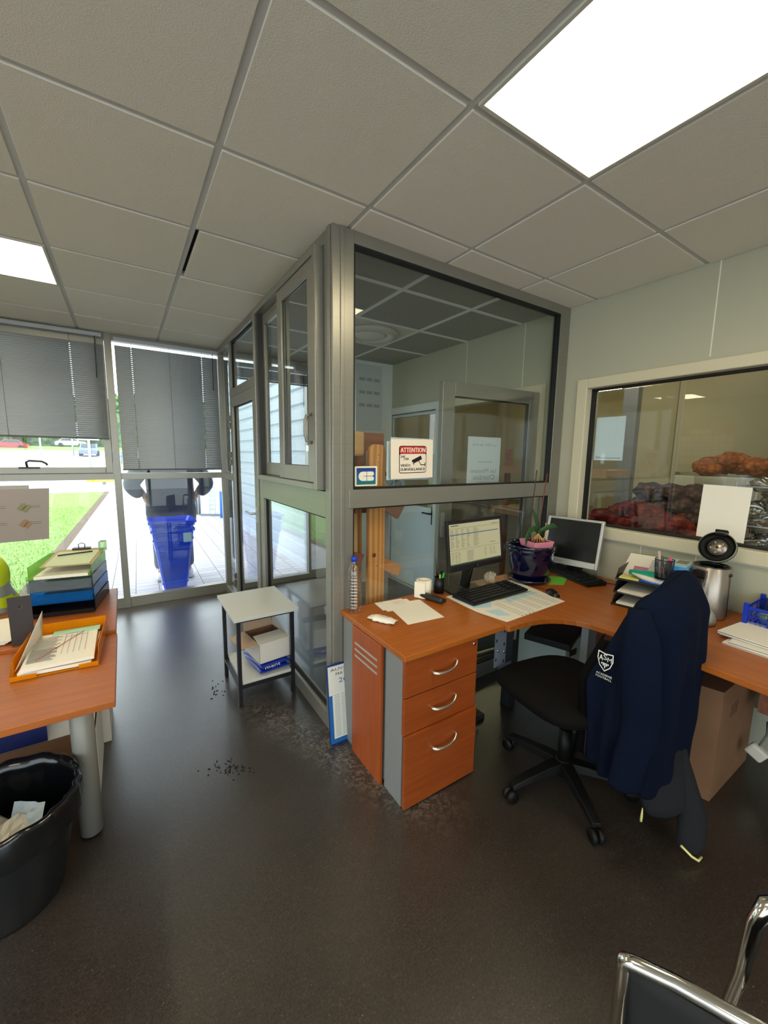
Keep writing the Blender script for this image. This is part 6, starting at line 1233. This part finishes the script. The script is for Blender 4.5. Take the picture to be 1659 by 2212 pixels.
# bookend
r = thing('bookend', 'dark grey steel bookend with a round hole between the trays', 'bookend', (-.13, .476, ZD))
T = Matrix.Translation((-.128, .478, ZD+.001)) @ Matrix.Rotation(math.radians(3), 4, 'Z'); m = MB(T); P = [(.006*math.cos(2*PI*q/16), .174+.006*math.sin(2*PI*q/16)) for q in range(16)]
C4 = [(.036, .215), (-.036, .215), (-.036, 0), (.036, 0)]
vv = [(x, y_, z) for y_ in (-.002, .002) for x, z in P]+[(x, y_, z) for y_ in (-.002, .002) for x, z in C4]
m.add(vv, [(i, (i+1) % 16, 16+(i+1) % 16, 16+i) for i in range(16)])
idx = lambda i: 32+((i//4) % 4)
fs = []
for i in range(16): 
    c0_, c1_ = idx(i), idx(i+1); fs.append((i, c0_, (i+1) % 16)) ; 
    if c0_ != c1_: fs.append(((i+1) % 16, c0_, c1_))
m.add(vv, fs); m.add(vv, [tuple((q+16) if q < 32 else q+4 for q in reversed(f)) for f in fs]); m.box(-.036, .036, -.02, .09, -.0005, .002); m.build('plate', mat('dark grey steel sheet', (58, 54, 56), .5, .3), r)
r = thing('paper_pile', 'loose white papers lying left of the steel bookend', 'paper', (-.25, .6, ZD)); b = MB(Matrix.Translation((-.275, .66, .717)) @ Matrix.Rotation(-.1, 4, 'Z'))
for k in range(4): b.cb((.003*k, -.006*k, .003+.005*k), (.20, .29, .004), .04*k)
b.build('sheets', WHITE, r)
# coloured translucent trays in a stack
T = Matrix.Translation((-.005, .93, .716)) @ Matrix.Rotation(math.radians(-9), 4, 'Z')
for k, (c, lb) in enumerate((((46, 40, 44), 'dark smoke letter tray at the bottom of the tray stack'), ((40, 130, 205), 'translucent blue letter tray, second in the tray stack'), ((150, 160, 168), 'translucent grey letter tray, third in the tray stack'), ((170, 215, 120), 'translucent green letter tray on top of the tray stack'))):
    r = thing('letter_tray', lb, 'tray', (-.005, .93, .716+k*.058), group='coloured letter trays stacked by the window'); m = MB(T @ Matrix.Translation((-.004*k, .012*k, k*.058)))
    m.box(-.125, .125, -.17, .17, 0, .003).box(-.125, -.122, -.14, .17, .003, .058).box(.122, .125, -.14, .17, .003, .058).box(-.125, .125, .167, .17, .003, .058).box(-.125, .125, -.17, -.167, .003, .05 if k in (1, 2) else .02)
    m.build('tray', mat('tray plastic '+lb[:8]+str(k), c, .12, trans=.75 if k else .2, ior=1.1), r, bevel=.001)
    if k: rr = thing('paper_stack', 'papers in the '+('blue', 'grey', 'green')[k-1]+' tray of the stack', 'paper', (0, .93, .72+k*.058)); MB(T @ Matrix.Translation((0, 0, k*.058))).box(-.105, .105, -.14, .15, .004, .018).build('sheets', [(PAPER2, PAPER2, WHITE)[k-1]], rr)
r = thing('clipboard', 'brown clipboard with a metal clip lying on the tray stack', 'clipboard', (0, .95, .95)); Tc = T @ Matrix.Translation((.01, .03, .236)) @ Matrix.Rotation(math.radians(4), 4, 'X')
MB(Tc).box(-.10, .11, -.14, .15, 0, .003).build('board', mat('tan board', (176, 152, 104), .6), r); MB(Tc).box(-.085, .095, -.13, .10, .003, .005).build('sheet', mat('greenish form', (196, 206, 170), .7), r)
MB(Tc).box(-.035, .045, .125, .15, .003, .014).tube([(-.008, .14, .012), (-.010, .143, .03), (.005, .145, .037), (.020, .143, .03), (.018, .14, .012)], .0025, 6).build('clip', mat('dark nickel', (90, 84, 84), .3, .8), r)
r = thing('pen', 'dark pen lying on the clipboard', 'pen', (0, .95, .96)); MB(Tc).tube([(-.07, .02, .010), (.07, .06, .010)], .0035).build('barrel', BLACKP, r)
r = thing('tray_divider', 'upright clear green divider at the back right of the tray stack', 'panel', (.1, 1.08, .95)); MB(T).box(.10, .128, .12, .18, .236, .29).build('panel', mat('clear green plastic', (190, 220, 170), .1, trans=.8, ior=1.1), r)
r = thing('safety_vest', 'crumpled yellow high visibility vest with grey bands at the left edge', 'vest', (-.36, 1.0, .716)); m = MB(); m.s = True; R = []
for i in range(15):
    u = i/14; R.append([(-.375+(.155-.05*u)*math.cos(a)*(1+.12*noise.noise(Vector((math.cos(a)*2, math.sin(a)*2, u*3)))), 1.0+(.11-.03*u)*math.sin(a)*(1+.15*noise.noise(Vector((math.sin(a)*2, math.cos(a)*2, u*4)))), .717+u*.245+.01*math.sin(3*a)) for a in [2*PI*q/30 for q in range(30)]])
m.loop(R, cap=(True, True))
vb = m.build('vest', [mat('fluorescent yellow cloth', (196, 216, 30), .7, noise_amt=.15, scale=10), mat('grey reflective band', (140, 144, 140), .4)], r)
for p in vb.data.polygons:
    z_ = p.center.z+.716
    if .79 < z_ < .85 or .715 < z_ < .745: p.material_index = 1
# black bin with liner
r = thing('waste_bin', 'round black waste bin with a bin liner in the left foreground', 'bin', (-.145, .05, 0))
m = MB(); m.s = True; R = []; BX, BY = -.150, .04
for k, (rr_, z) in enumerate(((.135, 0), (.14, .01), (.165, .14), (.188, .27), (.198, .335), (.206, .35), (.206, .365), (.196, .368))): R.append([(BX+rr_*math.cos(a), BY+rr_*math.sin(a), z) for a in [2*PI*q/56 for q in range(56)]])
m.loop(R, cap=(True, False)); m.build('body', mat('dark bin plastic', (22, 24, 28), .4), r)
m = MB(); m.s = True; R = []
for k, (rr_, z) in enumerate(((.209, .27), (.213, .32), (.213, .36), (.207, .374), (.196, .372), (.188, .33), (.172, .22), (.155, .12), (.09, .06), (.005, .055))): R.append([(BX+(rr_+.006*noise.noise(Vector((a*3, z*12, 3)))*(1 if rr_ > .1 else 0)+(.004*math.sin(a*23+z*40) if rr_ > .15 else 0))*math.cos(a), BY+(rr_+.006*noise.noise(Vector((a*3, z*12, 3))))*math.sin(a), z+.006*noise.noise(Vector((a*4, 1, z*5)))) for a in [2*PI*q/110 for q in range(110)]])
m.loop(R); m.build('liner', mat('shiny black film', (16, 18, 22), .18, coat=.3), r)
for k, (x, y, z, rx, rz, s_, c, lb) in enumerate(((-.13, .02, .25, 1.0, .7, .11, WHITE, 'crumpled white paper in the bin, left'), (-.09, .06, .27, 1.2, -.6, .10, PAPER2, 'folded pale paper sticking up in the bin'), (-.19, -.03, .22, .4, .2, .13, WHITE, 'white paper lying flat at the bottom of the bin'), (-.17, .08, .24, .9, 1.5, .10, WHITE, 'white paper leaning at the back of the bin'))):
    rr = thing('waste_paper', lb, 'paper', (x, y, z)); m = MB(Matrix.Translation((x, y, z)) @ Matrix.Rotation(rz, 4, 'Z') @ Matrix.Rotation(rx, 4, 'X')); m.s = False
    m.loop([[(s_*(u-.5), s_*.8*(v_-.5), .014*noise.noise(Vector((u*5, v_*5, k*3)))+.018*abs(((u*2.5) % 1)-.5)) for v_ in [q/5 for q in range(6)]] for u in [q/6 for q in range(7)]], closed=False); m.build('paper', c, rr, solid=.001)
# loose crumbs on the floor
random.seed(21)
m = MB()
for k in range(46):
    a = random.gauss(0, .055); x, y = .60+a*.7+random.gauss(0, .012), .235-a*.5+random.gauss(0, .03); m.cb((x, y, .0015), (random.uniform(.004, .011), .004, .003), random.random()*3)
for k in range(22): m.cb((.66+random.gauss(0, .03), .95+random.gauss(0, .10)*.6, .0015), (.008, .004, .003), random.random()*3)
m.build('floor_crumbs', mat('black crumbs', (12, 12, 14), .6), kind='stuff', label='scattered dark crumbs on the floor left of the side table', category='crumbs')
